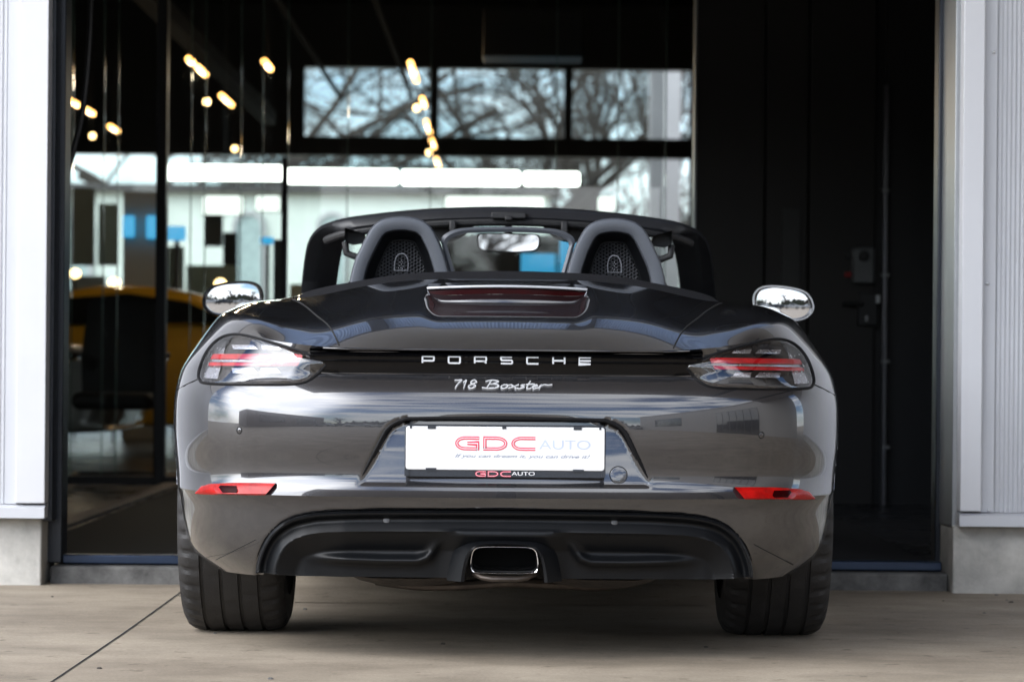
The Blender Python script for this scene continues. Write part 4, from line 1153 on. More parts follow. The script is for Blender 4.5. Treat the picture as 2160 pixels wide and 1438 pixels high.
# dark door frame and sill
b = MB(); b.box((-1.56, FY + .17, .065), (-1.483, FY + .30, ZH)); b.build("door_jamb", MT["dark_frame"], BLD, bevel=.004)
b = MB(); b.box((1.458, FY + .365, .065), (1.54, FY + .47, ZH)); b.build("door_jamb", MT["dark_frame"], BLD, bevel=.004)
mat_sill = mat("blue_steel_sill", (.020, .035, .07), .35, .4, var=.2)
for x0, x1 in ((-1.483, -.93), (.93, 1.458)):
    b = MB(); b.box((x0, FY + .19, .062), (x1, FY + .27, .092)); b.build("door_sill", mat_sill, BLD, bevel=.004)
for x0, x1 in ((-1.515, -.90), (.90, 1.47)):
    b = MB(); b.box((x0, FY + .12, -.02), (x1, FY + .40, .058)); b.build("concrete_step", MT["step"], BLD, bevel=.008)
b = MB(); b.quad_grid([[(x, y, z) for x in (-.90, .90)] for y, z in ((1.9, .002), (FY + .40, .052))]); struct(b.build("drive_in_ramp", GROUND.data.materials[0], smooth=False))
ribbed(-1.70, 1.70, ZH + .04, ZB, FY + .01).build("header_cladding", mat("reflection_blue_header", (.30, .42, .66), .4, var=.04), BLD, smooth=False)  # blue of the lid's reflection is put into this unseen panel's colour
b = MB(); b.box((-1.60, FY + .02, ZH), (1.60, FY + .35, ZT)); b.build("header_wall", MT["grey_wall"], BLD, smooth=False)
for x0, x1 in ((-7.5, -1.70), (1.70, 7.5), (-1.70, 1.70)):
    b = MB(); b.box((x0, FY - .05, ZB + .004), (x1 - .003, FY + .018, ZT + .2)); b.build("fascia", mat("grey_fascia", (.40, .385, .375), .6, var=.1) if x0 == -7.5 else bpy.data.materials["grey_fascia"], BLD, smooth=False)
for x in (-.62, .24):
    b = MB(); b.box((x, FY - .03, ZH - .02), (x + .10, FY + .03, ZB + .003)); b.build("header_post", MT["dark_frame"], BLD, bevel=.003)

b = MB(); b.box((-2.4, -2.3, 4.15), (7.5, FY - .06, 4.45)); b.build("canopy", mat("grey_canopy_soffit", (.34, .32, .31), .7, var=.06), BLD, bevel=.02)
for x in (-2.2, 0, 2.75, 5.5):
    b = MB(); b.box((x - .06, -2.2, 3.98), (x + .06, FY - .06, 4.149)); b.build("canopy_beam", MT["dark_frame"], BLD, smooth=False)
# ---- hall behind the doorway
fl = MB(); fl.quad_grid([[(x, y, .05) for x in (-8, -1.85, 3, 5)] for y in (FY + .3, 9.5, 20, 34)]); struct(fl.build("hall_floor", MT["tile"], smooth=False))
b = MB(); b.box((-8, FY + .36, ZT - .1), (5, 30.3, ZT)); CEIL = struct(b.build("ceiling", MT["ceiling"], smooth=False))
for k, (px, py, px2, py2, d) in enumerate(((380, 60, 470, 105, .12), (585, 0, 640, 118, .03), (790, 0, 830, 120, .03))):
    a_, c_ = M(px, py, 14), M(px2, py2, 20); b = MB(); b.bar((a_[0], 8, a_[2] + .0), (a_[0], 22, a_[2]), d, d)
    tag(b.build("ceiling_rail", MT["ceiling"]), ["broad dark rail under the hall ceiling, leftmost of three", "thin dark rail under the hall ceiling, middle of three", "thin dark rail under the hall ceiling, nearest the hanging fan box"][k], "rail")
fan = thing("fan_heater", M(1125, 75, 12), "dark box hanging under the ceiling high above the windscreen", "heater")
a_, c_ = M(1018, 118, 12), M(1232, 20, 12)
b = MB(); b.box(a_, (c_[0], 12.5, c_[2])); b.build("casing", mat("charcoal_casing", (.02, .02, .022), .5, var=.2), fan, bevel=.01)
b = MB()
for k in range(9): b.box((a_[0] + .03, 11.99, a_[2] + .03 + k * .02), (c_[0] - .03, 12.0, a_[2] + .036 + k * .02))
b.build("grille", MT["black_steel"], fan, smooth=False)
b = MB(); b.bar((fan.location.x, 12.25, c_[2]), (fan.location.x, 12.25, ZT - .1), .04, .04); b.build("hanger", MT["black_steel"], fan)
for nm, lab, a_, c_ in (("side_wall", "dark side wall of the hall, far left behind the glass", (-8.1, FY + .36, 0), (-8, 34, ZT)), ("side_wall", "dark side wall of the hall, right of the panelled wall", (5, FY + .36, 0), (5.1, 34, ZT))):
    b = MB(); b.box(a_, c_); tag(b.build(nm, MT["black_wall"], smooth=False), lab, "wall")

# dark panelled wall on the right, with its door, lock, switch box and rail
WY = 7.75
WL = M(1464, 600, WY)[0]
wall = thing("panelled_wall", ((WL + 4) / 2, WY, 0), "dark brown panelled wall right of the car inside the doorway", "wall")
xs_ = [WL, M(1612, 600, WY)[0], M(1704, 600, WY)[0], M(1846, 600, WY)[0]]
for x0, x1 in zip(xs_[:-1], xs_[1:]):
    b = MB(); b.box((x0 + .004, WY, .05), (x1 - .004, WY + .10, ZT - .1)); b.build("panel", MT["black_wall"], wall, bevel=.004)
b = MB(); b.box((WL + .02, WY + .09, .05), (xs_[-1] + .07, WY + .14, ZT - .1)); b.build("backing", MT["black_steel"], wall, smooth=False)
b = MB(); b.box((xs_[-1] + .06, WY + .05, .05), (5, WY + .15, ZT - .1)); b.build("black_panel", MT["black_steel"], wall, smooth=False)
b = MB(); b.box((WL - .007, WY - .03, .05), (WL + .006, WY + .1, ZT - .1)); b.build("metal_edge_post", MT["grey_metal"], wall, bevel=.003)
a_, c_ = M(1648, 620, WY), M(1688, 440, WY)
b = MB(); b.box((a_[0], WY - .02, a_[2] - .6), (c_[0], WY - .004, c_[2])); b.build("recess_board", mat("dark_grey_board", (.022, .022, .02), .5, var=.2), wall, bevel=.002)  # raised board added in place of a tall door recess
rail = thing("vertical_rail", (M(1861, 1060, WY)[0], WY - .05, .05), "bright metal vertical rail with small brackets on the dark wall right of the car", "rail")
b = MB(); xr = rail.location.x; b.box((xr - .012, WY - .06, .05), (xr + .010, WY - .02, 2.14)); b.build("rail_bar", MT["rim"], rail, bevel=.004)
for py in (402, 580, 762, 943):
    p = M(1868, py, WY - .05); b = MB(); b.box((p[0] - .02, WY - .07, p[2] - .008), (p[0] + .018, WY - .02, p[2] + .008)); b.build("bracket", MT["grey_metal"], rail, bevel=.002)
sw = thing("switch_box", M(1818, 600, WY - .03), "grey control box with round buttons beside the vertical rail", "switch box")
a_, c_ = M(1797, 598, WY - .05), M(1844, 522, WY - .05)
b = MB(); b.box((a_[0], WY - .08, a_[2]), (c_[0], WY - .002, c_[2])); b.build("box", MT["grey_plastic"], sw, bevel=.012)
def knob(px, py, r, m, nm, root, y=WY - .08):
    p = M(px, py, y); b = MB()
    rows = [[(p[0] + r * k * math.cos(a), y - h, p[2] + r * k * math.sin(a)) for a in np.linspace(0, 2 * math.pi, 18, endpoint=False)] for k, h in ((1, -.001), (1, .02), (.8, .026), (.1, .027))]
    b.quad_grid(rows, closed_u=True); b.poly(rows[-1]); b.build(nm, m, root)
knob(1822, 540, .026, MT["black_steel"], "rotary_switch", sw)
b = MB(); p = M(1793, 541, WY - .05); b.box((p[0] - .02, WY - .06, p[2] - .014), (p[0] + .01, WY - .03, p[2] + .014)); b.build("side_switch", MT["black_steel"], sw, bevel=.004)
b = MB(); p = M(1791, 579, WY - .05); b.box((p[0] - .02, WY - .06, p[2] - .012), (p[0] + .012, WY - .03, p[2] + .012)); b.build("red_button", MT["red_plastic"], sw, bevel=.004)
lk = thing("door_lock", M(1832, 685, WY - .03), "black door lock case with a lever handle below the grey control box", "door lock")
a_, c_ = M(1810, 686, WY - .05), M(1851, 619, WY - .05)
b = MB(); b.box((a_[0], WY - .06, a_[2]), (c_[0], WY - .002, c_[2])); b.build("lock_case", MT["black_steel"], lk, bevel=.004)
p = M(1778, 641, WY - .09); q = M(1816, 641, WY - .09)
b = MB(); b.tube([p, (p[0] + .02, p[1], p[2] + .002), q, (q[0] + .01, WY - .05, q[2])], .011, 10); b.build("lever_handle", MT["black_steel"], lk)
p = M(1828, 672, WY - .065); b = MB(); b.box((p[0] - .006, WY - .064, p[2] - .014), (p[0] + .006, WY - .059, p[2] + .014)); b.build("keyhole_plate", MT["satin"], lk, bevel=.002)
p = M(1850, 631, WY - .05); b = MB(); b.box((p[0] - .008, WY - .075, p[2] - .02), (p[0] + .012, WY - .058, p[2] + .02)); b.build("strike_plate", MT["satin"], lk, bevel=.002)

# glazed partition across the left of the hall
GY = 9.5
part_ = thing("glass_partition", (-2.4, GY, .05), "frameless glass partition with black posts across the hall, left of the car", "glass partition")
xg = [-6.0] + [M(px, 700, GY)[0] for px in (339, 598)] + [WL - .05]
for px, wpx in ((339, 22), (598, 11)):
    x = M(px, 700, GY)[0]; b = MB(); wd_ = wpx * (CAM_D + GY) / FPX
    b.box((x - wd_ / 2, GY - .04, .05), (x + wd_ / 2, GY + .06, ZT - .1 if px < 400 else 1.87)); b.build("post", MT["black_steel"], part_, bevel=.004)
for x0, x1 in ((xg[0], xg[1]), (xg[1], xg[3])):
    b = MB(); b.box((x0, GY - .03, .05), (x1, GY + .03, .095)); b.build("bottom_rail", MT["black_steel"], part_, smooth=False)
pane_x = [xg[0]] + [M(px, 700, GY)[0] for px in (150, 216, 246, 330)]
pane_x2 = [M(px, 700, GY)[0] for px in (349, 400, 430, 505, 551, 604, 730, 905, 1170, 1300)] + [WL - .06]
for lst in (pane_x, pane_x2):
    for x0, x1 in zip(lst[:-1], lst[1:]):
        b = MB(); b.box((x0 + .003, GY - .005, .10), (x1 - .003, GY + .005, ZT - .3)); pn_ = b.build("glass_pane", MT["glass"], part_, smooth=False)
        b = MB(); b.box((x1 - .0028, GY - .006, .10), (x1 + .0028, GY + .006, ZT - .3)); b.build("pane_edge", MT["glass_edge"], pn_, smooth=False)
th_ = MB(); th_.box((-1.90, 5.0, .0505), (-1.80, 9.4, .066)); tag(th_.build("floor_strip", mat("worn_metal_strip", (.40, .34, .30), .5, .3, var=.4, vscale=9), bevel=.002), "worn metal strip let into the dark floor left of the car", "floor strip")
rb = MB()
for k in range(70): rb.box((-1.76 + 0 * k, 2.98 + k * .09, .0505), (1.5, 3.03 + k * .09, .0585))
o = tag(rb.build("ribbed_floor_mat", MT["ribbed"], smooth=False), "black ribbed mat on the hall floor inside the doorway", "mat")

# rear wall of the hall with its windows
HY = 30.0
def rect(x0, y0, x1, y1, Y):
    a, c = M(x0, y1, Y), M(x1, y0, Y); return a[0], a[2], c[0], c[2]
rw = thing("rear_window_wall", (0, HY, 0), "black framed window wall at the far end of the hall", "window wall")
xl, xr_ = -8.0, 5.0
zt0, zt1 = M(1000, 145, HY)[2], M(1000, 290, HY)[2]; zl1 = M(1000, 331, HY)[2]
x642, x1455, x356 = M(642, 217, HY)[0], M(1456, 217, HY)[0], M(150, 380, HY)[0]
x600 = M(610, 390, HY)[0]
for nm, a_, c_ in (("upper_panel", (xl, HY, zt0), (xr_, HY + .2, ZT)), ("side_panel", (xl, HY, zl1), (x642, HY + .2, zt0)), ("side_panel", (x1455, HY, 0), (xr_, HY + .2, zt0)), ("beam", (x642, HY, zl1), (x1455, HY + .2, zt1)), ("low_panel", (xl, HY, 0), (x1455, HY + .2, .5))):
    b = MB(); b.box(a_, c_); b.build(nm, MT["black_steel"], rw, smooth=False)
for px0, px1, m_ in ((905, 925, mat("brown_mullion", (.03, .014, .006), .5, var=.2)), (1190, 1208, MT["black_steel"])):
    x0, x1 = M(px0, 217, HY)[0], M(px1, 217, HY)[0]; b = MB(); b.box((x0, HY + .01, zt1), (x1, HY + .19, zt0)); b.build("mullion", m_, rw, smooth=False)
for px0, px1 in ((642, 905), (925, 1190), (1208, 1455)):
    b = MB(); b.box((M(px0, 217, HY)[0], HY + .09, zt1), (M(px1, 217, HY)[0], HY + .1, zt0)); b.build("window_pane", MT["glass"], rw, smooth=False)
b = MB(); b.box((xl, HY + .09, .5), (x1455, HY + .1, zl1)); b.build("window_pane", MT["glass"], rw, smooth=False)
# grey column and sloping wall standing outside its right-hand end
b = MB(); x0, x1 = M(1372, 300, 36)[0], M(1448, 300, 36)[0]; xm_ = M(1404, 300, 36)[0]
b.box((x0, 36, 0), (xm_, 36.6, 9)); o = tag(b.build("concrete_column", mat("mid_grey_concrete", (.20, .20, .21), .8, var=.15, vscale=1)), "dark grey concrete column outside the right end of the far windows", "column")
b = MB(); b.box((M(1405, 300, 35)[0], 35, 0), (M(1436, 300, 35)[0], 35.5, 9)); tag(b.build("concrete_column", mat("pale_grey_concrete", (.42, .42, .43), .8, var=.1, vscale=1)), "pale grey concrete column at the right end of the far windows", "column")

# ---- strip lights
zs = M(0, 368, 24)
n_ = 0
for (x0, x1, y0, y1, Y) in ((353, 595, 350, 379, 24), (604, 839, 358, 387, 24), (848, 1096, 361, 390, 24), (1105, 1222, 364, 391, 24), (428, 512, 414, 452, 26), (540, 590, 414, 445, 26), (940, 1148, 416, 441, 26), (1262, 1297, 416, 445, 26)):
    a_, c_ = M(x0, y1, Y), M(x1, y0, Y)
    lab = ["long white strip light left of the car's left hoop", "long white strip light above the left hoop", "long white strip light above the wind deflector", "short white strip light at the right end of the bright upper row", "squat white strip light in the lower row, behind the glass at the left", "small squat white light beside the black post in the lower row", "white strip light just above the windscreen header", "smallest white light, low at the right near the grey columns"][n_]; n_ += 1
    r = thing("strip_light", ((a_[0] + c_[0]) / 2, Y, c_[2]), lab, "strip light", "white strip lights in the hall")
    b = MB(); b.box((a_[0], Y - .03, a_[2]), (c_[0], Y + .03, c_[2])); b.build("diffuser", MT["tube_white"] if n_ <= 4 else MT["tube_dim"], r, bevel=.02)
    b = MB(); b.box((a_[0] - .01, Y + .035, a_[2] - .01), (c_[0] + .01, Y + .06, c_[2] + .01)); b.build("housing", MT["black_steel"], r, smooth=False)
    b = MB()
    b.bar(((a_[0] + c_[0]) / 2, Y + .05, c_[2]), ((a_[0] + c_[0]) / 2, Y + .05, ZT - .1), .01, .01); b.build("hanger", MT["black_steel"], r, smooth=False)
# ---- warm lamps hung in rows
def warm(px, py, ln, rnd, lab):
    z = 2.62; b_ = -(px - 1080) * st + (py - HOR) * ct; d = FPX * (EYE_Z - z) / b_; Y = d - CAM_D
    x, _, _ = M(px, py, Y)
    r = thing("hanging_lamp", (x, Y, z), lab, "lamp", "warm lamps hanging in the hall")
    b = MB()
    if rnd:
        rows = [[(x + .027 * math.sin(t) * math.cos(a), Y + .027 * math.sin(t) * math.sin(a), z + .027 * math.cos(t)) for a in np.linspace(0, 2 * math.pi, 14, endpoint=False)] for t in np.linspace(.05, math.pi - .05, 9)]
        b.quad_grid(rows, closed_u=True); b.build("bulb", MT["bulb"], r)
    else:
        b.tube([(x, Y - ln / 2, z), (x, Y + ln / 2, z)], .021, 10); b.build("lamp_tube", MT["tube_warm"], r)
        ld = bpy.data.lights.new("lamp_light", "POINT"); ld.energy = 5; ld.color = (1.0, .80, .58); ld.shadow_soft_size = .05
        lo_ = bpy.data.objects.new("lamp_light", ld); COL.objects.link(lo_); lo_.parent = r; lo_.location = (0, 0, -.08)
    b = MB(); b.tube([(x, Y, z + .03), (x, Y, ZT - .1)], .002, 6); b.build("cable", MT["black_steel"], r)
LAMPS_ = [(872, 152, 1.2, 0, "long warm tube lamp at the top of the row above the wind deflector"), (893, 216, .6, 0, "short warm tube lamp, second in the row above the wind deflector"), (879, 228, 0, 1, "small round bulb beside the second tube of the row above the wind deflector"),
          (903, 268, 1.1, 0, "long warm tube lamp crossing the beam's upper edge"), (913, 303, .9, 0, "warm tube lamp in front of the dark beam of the far windows"), (905, 322, 0, 1, "round bulb in front of the dark beam of the far windows"), (923, 343, 1.0, 0, "lowest warm tube lamp of the row, over the strip lights"),
          (564, 138, .5, 0, "single warm tube lamp high between the black posts"), (402, 129, .25, 0, "warm lamp highest right of the thick black post"), (425, 150, .5, 0, "warm lamp just below the highest one right of the thick black post"), (478, 212, .8, 0, "long slanting warm lamp right of the thick black post"), (436, 215, 0, 1, "round bulb beside the slanting lamp right of the thick black post"),
          (155, 217, .45, 0, "warm lamp at the left jamb"), (189, 236, .4, 0, "warm lamp right of the one at the left jamb"), (240, 272, .5, 0, "lowest long warm lamp between jamb and thick post"), (195, 287, 0, 1, "round bulb between the left jamb and the thick post"), (495, 314, 0, 1, "faint small bulb low right of the thick post")]
for a in LAMPS_: warm(*a)
def low_bulb(px, py, Y, lab):
    x, _, z = M(px, py, Y); r = thing("table_lamp", (x, Y, z - .2), lab, "lamp")
    b = MB(); rows = [[(x + .05 * math.sin(t) * math.cos(a), Y + .05 * math.sin(t) * math.sin(a), z + .04 * math.cos(t)) for a in np.linspace(0, 2 * math.pi, 14, endpoint=False)] for t in np.linspace(.05, math.pi - .05, 9)]
    b.quad_grid(rows, closed_u=True); b.build("bulb", MT["bulb"], r)
    b = MB(); b.tube([(x, Y, z - .04), (x, Y, .05)], .01, 8); b.build("stem", MT["black_steel"], r)
low_bulb(158, 577, 20, "low round lamp near the left jamb")
low_bulb(241, 596, 18, "low round lamp above the yellow car")
low_bulb(388, 629, 19, "low orange lamp right of the thick black post")
low_bulb(465, 598, 19, "low lamp just above the left door mirror")

# ---- things standing in the hall
def board(px0, py0, px1, py1, Y, m, lab, nm="display_panel", cat="display panel", feet=True, frame=True):
    x0, z0, x1, z1 = rect(px0, py0, px1, py1, Y)
    r = thing(nm, ((x0 + x1) / 2, Y, .05), lab, cat)
    b = MB(); b.box((x0, Y, z0), (x1, Y + .05, z1)); b.build("face", m, r, bevel=.01)
    if feet:
        b = MB(); b.box(((x0 + x1) / 2 - .02, Y + .06, .05), ((x0 + x1) / 2 + .02, Y + .09, z1 - .02)); b.build("stand", MT["black_steel"], r, smooth=False)
    return r
x0, z0, x1, z1 = rect(256, 405, 346, 900, 19)
b = MB(); b.box((x0, 19, .05), (x1, 19.12, z1)); tag(b.build("partition_wall", MT["grey_wall"], bevel=.005), "light grey partition wall carrying two cyan screens at the left", "wall")
x0, z0, x1, z1 = rect(150, 400, 246, 460, 21)
board(258, 455, 283, 500, 18.9, MT["cyan"], "left cyan screen of the two on the light grey partition", feet=False)
board(308, 455, 333, 503, 18.9, MT["cyan"], "right cyan screen of the two on the light grey partition", feet=False)
board(352, 477, 391, 507, 18, MT["cyan"], "wide cyan screen right of the thick black post")
board(549, 500, 577, 514, 22, MT["cyan"], "small cyan screen left of the thin black post")
board(1098, 535, 1176, 640, 16, MT["cyan"], "broad cyan panel seen low through the windscreen")
board(1180, 492, 1216, 640, 15, MT["cyan"], "tall cyan panel seen through the windscreen beside the right hoop")
board(930, 497, 1215, 660, 19, mat("dark_view_slab", (.022, .02, .018), .5, var=.2), "wide dark added desk seen through the windscreen behind the cyan panels", "view_slab", "slab", feet=False)  # dark slab added only to darken the bright view through the windscreen
board(575, 505, 600, 720, 14, mat("blue_grey_cabinet", (.03, .05, .07), .5, var=.2), "tall blue grey cabinet beside the thin black post", "cabinet", "cabinet", feet=False)
for k, (px0, py0, px1, py1, Y, c) in enumerate(((148, 650, 246, 700, 17, None), (148, 582, 222, 640, 24, (.75, .78, .78)), (352, 640, 425, 740, 20, (.5, .72, .72)), (470, 490, 500, 580, 25, (.02, .02, .02)), (430, 446, 470, 520, 27, (.45, .48, .45)))):
    if c is None: continue
    board(px0, py0, px1, py1, Y, mat("counter_front_%d" % k, c, .5, var=.08), ["", "white counter low beside the left jamb", "pale green counter right of the thick black post", "black cupboard left of the arched window", "grey cupboard left of the black cupboard"][k], "counter" if k < 3 else "cupboard", "counter" if k < 3 else "cupboard", feet=False)

gg_ = lambda n, c: mat(n, c, .6, var=.15, vscale=1.5)
board(146, 396, 200, 560, 23, gg_("grey_green_board", (.55, .64, .60)), "tall grey green board added to dim the view beside the left jamb", "dimming_board", "screen", feet=False)  # this board and the next are added to dim the bright view
board(206, 430, 250, 560, 23.5, gg_("pale_green_board", (.70, .80, .75)), "pale green board added to dim the view left of the light grey partition", "dimming_board", "screen", feet=False)
board(352, 520, 388, 640, 24, gg_("olive_screen", (.40, .48, .44)), "dark olive cabinet right of the thick black post", "cabinet", "cabinet", feet=False)
board(392, 560, 500, 700, 22, gg_("pale_teal_counter", (.55, .74, .70)), "long pale teal counter behind the left door mirror", "counter", "counter", feet=False)
board(610, 600, 730, 700, 20, gg_("grey_counter", (.5, .58, .55)), "grey counter seen past the left windscreen pillar", "counter", "counter", feet=False)
# black cantilever armchair behind the glass at the left
CY = 10.4
ch = thing("cantilever_chair", (M(245, 1035, CY)[0], CY, .05), "black padded cantilever armchair with chrome tube frame behind the glass at the left", "chair")
cx = ch.location.x
def rbox(a, c, nm, m, bev=.03): 
    b = MB(); b.box(a, c); return b.build(nm, m, ch, bevel=bev)
b = MB()
b.quad_grid([[(cx + x * w_, CY + .16 + y, z) for x in np.linspace(-1, 1, 9)] for y, z, w_ in ((.0, .52, .20), (-.05, .53, .22), (-.02, .75, .23), (.06, 1.05, .21), (.09, 1.10, .17), (.13, 1.08, .18), (.10, .8, .22), (.06, .54, .21))], closed_v=True)
b.build("backrest", MT["leather"], ch, angle=60)
rbox((cx - .23, CY - .27, .45), (cx + .23, CY + .17, .55), "seat", MT["leather"], .04)
for sg in (-1, 1):
    x = cx + sg * .26
    b = MB(); b.tube(smooth_loop([(x, CY + .22, .74), (x, CY - .10, .74), (x, CY - .26, .71), (x, CY - .30, .60), (x, CY - .30, .25), (x, CY - .27, .10), (x, CY - .18, .068), (x, CY + .22, .068)], 5, closed=False), .0125, 10); b.build("chrome_frame", MT["chrome"], ch)
    rbox((x - .03, CY - .2, .75), (x + .03, CY + .2, .785), "armrest", MT["leather"], .012)
b = MB(); b.tube([(cx - .26, CY + .22, .068), (cx + .26, CY + .22, .068)], .0125, 10); b.build("rear_tube", MT["chrome"], ch)

# two parked cars inside the showroom
def simple_car(name, X, Y, m, lab, flip=1):
    r = thing(name, (X, Y, .05), lab, "car", "cars in the showroom" if Y > 0 else "cars across the yard")
    SIDE = [(-2.1, .30), (-2.12, .55), (-2.0, .74), (-1.3, .84), (-.75, .92), (-.25, 1.18), (.25, 1.23), (.75, 1.16), (1.35, .95), (1.95, .86), (2.1, .70), (2.08, .35), (1.7, .22), (-1.7, .22)]
    sp = smooth_loop([(x * flip, z) for x, z in SIDE], 5)
    rows = []
    for w_, k in ((-.92, .90), (-.90, .97), (-.80, 1), (-.4, 1.01), (0, 1.015), (.4, 1.01), (.80, 1), (.90, .97), (.92, .90)):
        rows.append([(X + x * (k if abs(w_) > .5 else 1), Y + (w_ if z < .9 else w_ * (1 - (z - .9) * .75)), .05 + .6 + (z - .6) * k) for x, z in sp])
    b = MB(); b.quad_grid(rows, closed_u=True); b.poly(rows[0]); b.poly(rows[-1][::-1]); b.build("body", m, r, angle=50)
    for sy in (-1, 1):
        b = MB(); o = [(-.62, .93), (-.22, 1.13), (.22, 1.17), (.66, 1.11), (1.0, .96)]
        f = [(X + x * flip, Y + sy * (.935 * (1 - (z - .9) * .70)), .05 + z) for x, z in o]
        b.poly(f); b.poly([(p[0], p[1] - sy * .06, p[2]) for p in f][::-1]); b.quad_grid([f, [(p[0], p[1] - sy * .06, p[2]) for p in f]], closed_u=True); b.build("side_window", MT["car_glass"], r, smooth=False)
        for xw in (-1.25, 1.28):
            b = MB(); cx_, cz_ = X + xw * flip, .05 + .33
            for rr_, y0, y1, m2 in ((.33, .72, .94, None),):
                rows = [[(cx_ + k * math.cos(a), Y + sy * yy, cz_ + k * math.sin(a)) for a in np.linspace(0, 2 * math.pi, 28, endpoint=False)] for k, yy in ((.20, .93), (.30, .945), (.33, .92), (.33, .74), (.2, .72))]
                b.quad_grid(rows, closed_u=True)
            wh = b.build("wheel", MT["tyre"], r)
            b = MB(); rows = [[(cx_ + k * math.cos(a), Y + sy * yy, cz_ + k * math.sin(a)) for a in np.linspace(0, 2 * math.pi, 28, endpoint=False)] for k, yy in ((.205, .935), (.19, .90), (.05, .92), (.01, .925))]
            b.quad_grid(rows, closed_u=True); b.build("rim", MT["rim"], wh)
simple_car("parked_car", -3.0, 15.5, MT["yellow"], "yellow sports car parked across the showroom behind the black chair")
simple_car("parked_car", -4.6, 12.6, MT["silver"], "silver car parked across the showroom in front of the yellow one", -1)

# hanging cable at the left jamb
cb = MB(); cb.tube(smooth_loop([M(193, -40, 3.4), M(190, 60, 3.4), M(183, 160, 3.4), M(172, 250, 3.4), M(160, 300, 3.4), M(150, 335, 3.4), M(135, 380, 3.4)], 6, closed=False), .011, 8)
tag(cb.build("hanging_cable", MT["black_steel"]), "black cable hanging in a curve inside the left door jamb", "cable")

# ---- outside, beyond the far windows: pale house with arched windows, bare trees
PYH = 44.0
ph = thing("pale_house", (-2.5, PYH, 0), "low white house with arched windows seen beyond the showroom glass", "house")
zt_ = M(700, 408, PYH)[2]
wx0, wx1 = -9.0, M(1160, 400, PYH)[0]
b = MB(); b.box((wx0, PYH, 0), (wx1, PYH + 1.2, zt_)); b.build("wall", MT["white_wall"], ph, smooth=False)
b = MB(); b.box((wx0 - .2, PYH - .2, zt_), (wx1 + .2, PYH + 1.4, zt_ + .12)); b.build("roof", mat("dark_grey_roof", (.06, .06, .06), .7, var=.2), ph, smooth=False)
for px in (160, 300, 524, 700, 860, 1030):
    x = M(px, 500, PYH)[0]; zb_, zt2 = M(px, 640, PYH)[2], M(px, 480, PYH)[2]; hw_ = .21
    o = [(x - hw_, zb_), (x + hw_, zb_)] + arc(x, zt2, hw_, 0, 180, 10)
    o2 = [(x - hw_ - .07, zb_ - .03), (x + hw_ + .07, zb_ - .03)] + arc(x, zt2, hw_ + .07, 0, 180, 10)
    b = MB(); b.quad_grid([[(q[0], PYH - .003, q[1]) for q in o2], [(q[0], PYH - .06, q[1]) for q in o2], [(q[0], PYH - .06, q[1]) for q in o], [(q[0], PYH - .02, q[1]) for q in o]], closed_u=True)
    wn = b.build("window", MT["grey_wall"], ph, smooth=False)
    b = MB(); b.poly([(q[0], PYH - .02, q[1]) for q in o]); b.build("pane", mat("pale_window_pane", (.35, .45, .45), .1, var=.2) if px == 160 else bpy.data.materials["pale_window_pane"], wn, smooth=False)
def bare_tree(x, y, h, seed, lab, spread=.55, depth=6, poplar=False, name="bare_tree", limbs=None):
    g = random.Random(seed); r = thing(name, (x, y, 0), lab, "tree", "bare trees beyond the far windows" if y > 0 else "bare trees across the yard")
    tr, cr = MB(), MB()
    def limb(mb, p, d, ln, rad, lev):
        n = 4 if lev < 3 else 3; pts, rs = [p], [rad]; q, dd = Vector(p), Vector(d)
        for i in range(n):
            dd = (dd + Vector((g.uniform(-1, 1), g.uniform(-1, 1), g.uniform(-.5, .8))) * (.10 + .07 * lev)).normalized()
            q = q + dd * ln / n; pts.append(q.copy()); rs.append(rad * (1 - .45 * (i + 1) / n))
        mb.tube(pts, rs, 6 if lev < 2 else (4 if lev < 4 else 3), caps=False)
        if lev >= depth: return
        for k in range(g.choice([3, 3, 4]) if lev else 6):
            t = g.uniform(.35, 1.0); i = min(int(t * n), n - 1); s = pts[i].lerp(pts[i + 1], t * n - i) if isinstance(pts[i], Vector) else Vector(pts[i]).lerp(Vector(pts[i + 1]), t * n - i)
            ax = Vector((g.uniform(-1, 1), g.uniform(-1, 1), g.uniform(-.3, .3))).normalized()
            up = Vector((0, 0, 1)); sp_ = spread * (.5 if poplar else 1)
            nd = (dd * (1 - sp_) + ax * sp_ + up * (.35 if poplar else .10)).normalized()
            limb(cr, s, nd, ln * g.uniform(.52, .72), max(rs[i] * g.uniform(.50, .72), .007), lev + 1)
    for z0, d_, ln_, r_ in (limbs or []):
        limb(cr, Vector((x, y, z0)), Vector(d_).normalized(), ln_, r_, 1)
    limb(tr, Vector((x, y, 0)), Vector((0, 0, 1)), h * .40, h * (.020 if poplar else .032), 0)
    tr.build("trunk", MT["bark"], r); cr.build("crown", MT["bark"], r, smooth=False)
    return r
bare_tree(-4.5, 47, 8.6, 11, "big bare tree with thick spreading limbs beyond the far windows at the left", .72, limbs=[(3.0, (1, -.1, .30), 4.8, .10), (3.3, (1, .2, .62), 4.6, .09), (3.6, (.8, -.2, 1), 4.2, .09), (3.2, (.9, .3, .15), 4.2, .08), (3.9, (1, 0, .42), 4.4, .085), (2.6, (-1, .1, .5), 3.6, .13)])
bare_tree(.2, 49, 8.2, 5, "bare tree with a wide twiggy crown behind the middle far window", .75, limbs=[(2.9, (-1, 0, .7), 3.4, .09), (3.0, (1, .1, .6), 3.4, .09), (3.3, (.6, 0, 1), 3.2, .09), (3.4, (-.7, 0, 1), 3.2, .09), (3.1, (1, -.2, .3), 3.0, .08)])
bare_tree(1.6, 52, 8.2, 23, "bare tree with fine twigs just right of the black mullion", .7)
bare_tree(2.05, 62, 11, 31, "slim upright bare poplar beyond the right far window", .6, poplar=True)
bare_tree(3.1, 56, 10, 37, "bare upright poplar next to the grey columns outside", .6, poplar=True)

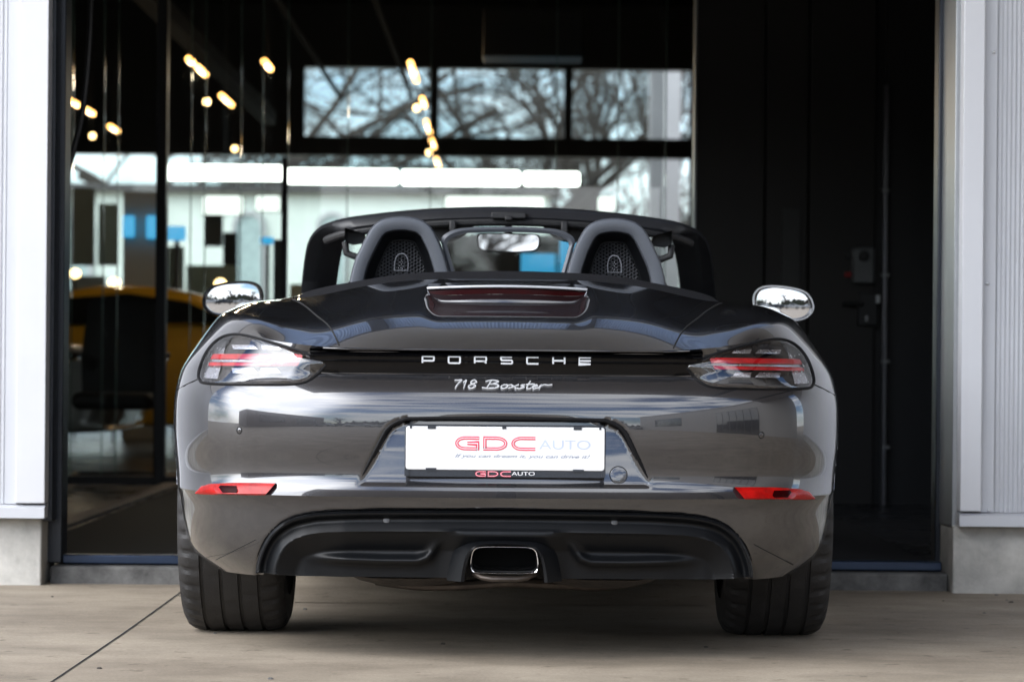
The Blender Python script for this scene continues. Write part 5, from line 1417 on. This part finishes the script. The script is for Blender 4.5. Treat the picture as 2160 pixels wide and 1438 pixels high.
# ---- across the yard, behind the camera, seen only in reflections
for i, x in enumerate((-34, -22, -11, 0, 9, 19)):
    bare_tree(x, -52 - 5 * (i % 3), 8.5 + (i % 2) * 2, 60 + i, "bare tree on the far side of the yard", .7, depth=4)
hg = MB(); gg = random.Random(4); rows = []
XH = np.linspace(-70, 60, 261); hh = [2.1 + 1.3 * gg.random() + .8 * math.sin(x * .3) for x in XH]
rows = [[(x, -58, 0) for x in XH], [(x, -58.5, h * .8) for x, h in zip(XH, hh)], [(x, -59.5, h) for x, h in zip(XH, hh)], [(x, -61, 0) for x in XH]]
hg.quad_grid(rows); o = hg.build("hedge", mat("dark_hedge", (.03, .035, .022), .9, var=.5, vscale=2)); o["kind"] = "stuff"; tag(o, "long dark hedge across the yard", "hedge")
def shed(name, a, c, m, lab, wins, face):
    r = thing(name, ((a[0] + c[0]) / 2, (a[1] + c[1]) / 2, 0), lab, "building")
    b = MB(); b.box(a, c); b.build("wall", m, r, smooth=False)
    b = MB(); b.box((a[0] - .2, a[1] - .2, c[2]), (c[0] + .2, c[1] + .2, c[2] + .2)); b.build("roof", MT["grey_fascia"] if "grey_fascia" in MT else bpy.data.materials["grey_fascia"], r, smooth=False)
    for (y0, z0, y1, z1) in wins:
        b = MB(); x = a[0] - .02 if face < 0 else c[0] + .02
        b.box((x - .02, y0, z0), (x + .02, y1, z1)); w_ = b.build("window", MT["black_steel"], r, smooth=False)
        n = max(2, int((y1 - y0) / .9)); b = MB()
        for k in range(n):
            ya, yb = y0 + (y1 - y0) * k / n + .05, y0 + (y1 - y0) * (k + 1) / n - .05
            b.box((x - .03 if face < 0 else x + .02, ya, z0 + .06), (x - .022 if face < 0 else x + .03, yb, z1 - .06))
        b.build("pane", MT["car_glass"], w_, smooth=False)
shed("side_building", (7.5, -30, 0), (16, 1.5, 5.0), mat("pale_grey_render", (.30, .29, .28), .8, var=.1), "grey side building along the right of the yard", [(-9, .0, -3.2, 3.4), (-24, 1, -16, 3)], -1)
shed("side_building", (-26, -34, 0), (-17, -6, 3.4), mat("brown_brick_render", (.14, .11, .09), .8, var=.15), "low brown side building along the left of the yard", [(-30, 1, -22, 2.6), (-18, 1, -10, 2.6)], 1)
for i, x in enumerate((-15, -12, -9, -5.5, -2, 2, 6)):
    simple_car("parked_car", x - (0), -30 - (i % 2) * 1.0, [MT["silver"], MT["car_glass"], MT["silver"]][i % 3], "car parked across the yard", 1)
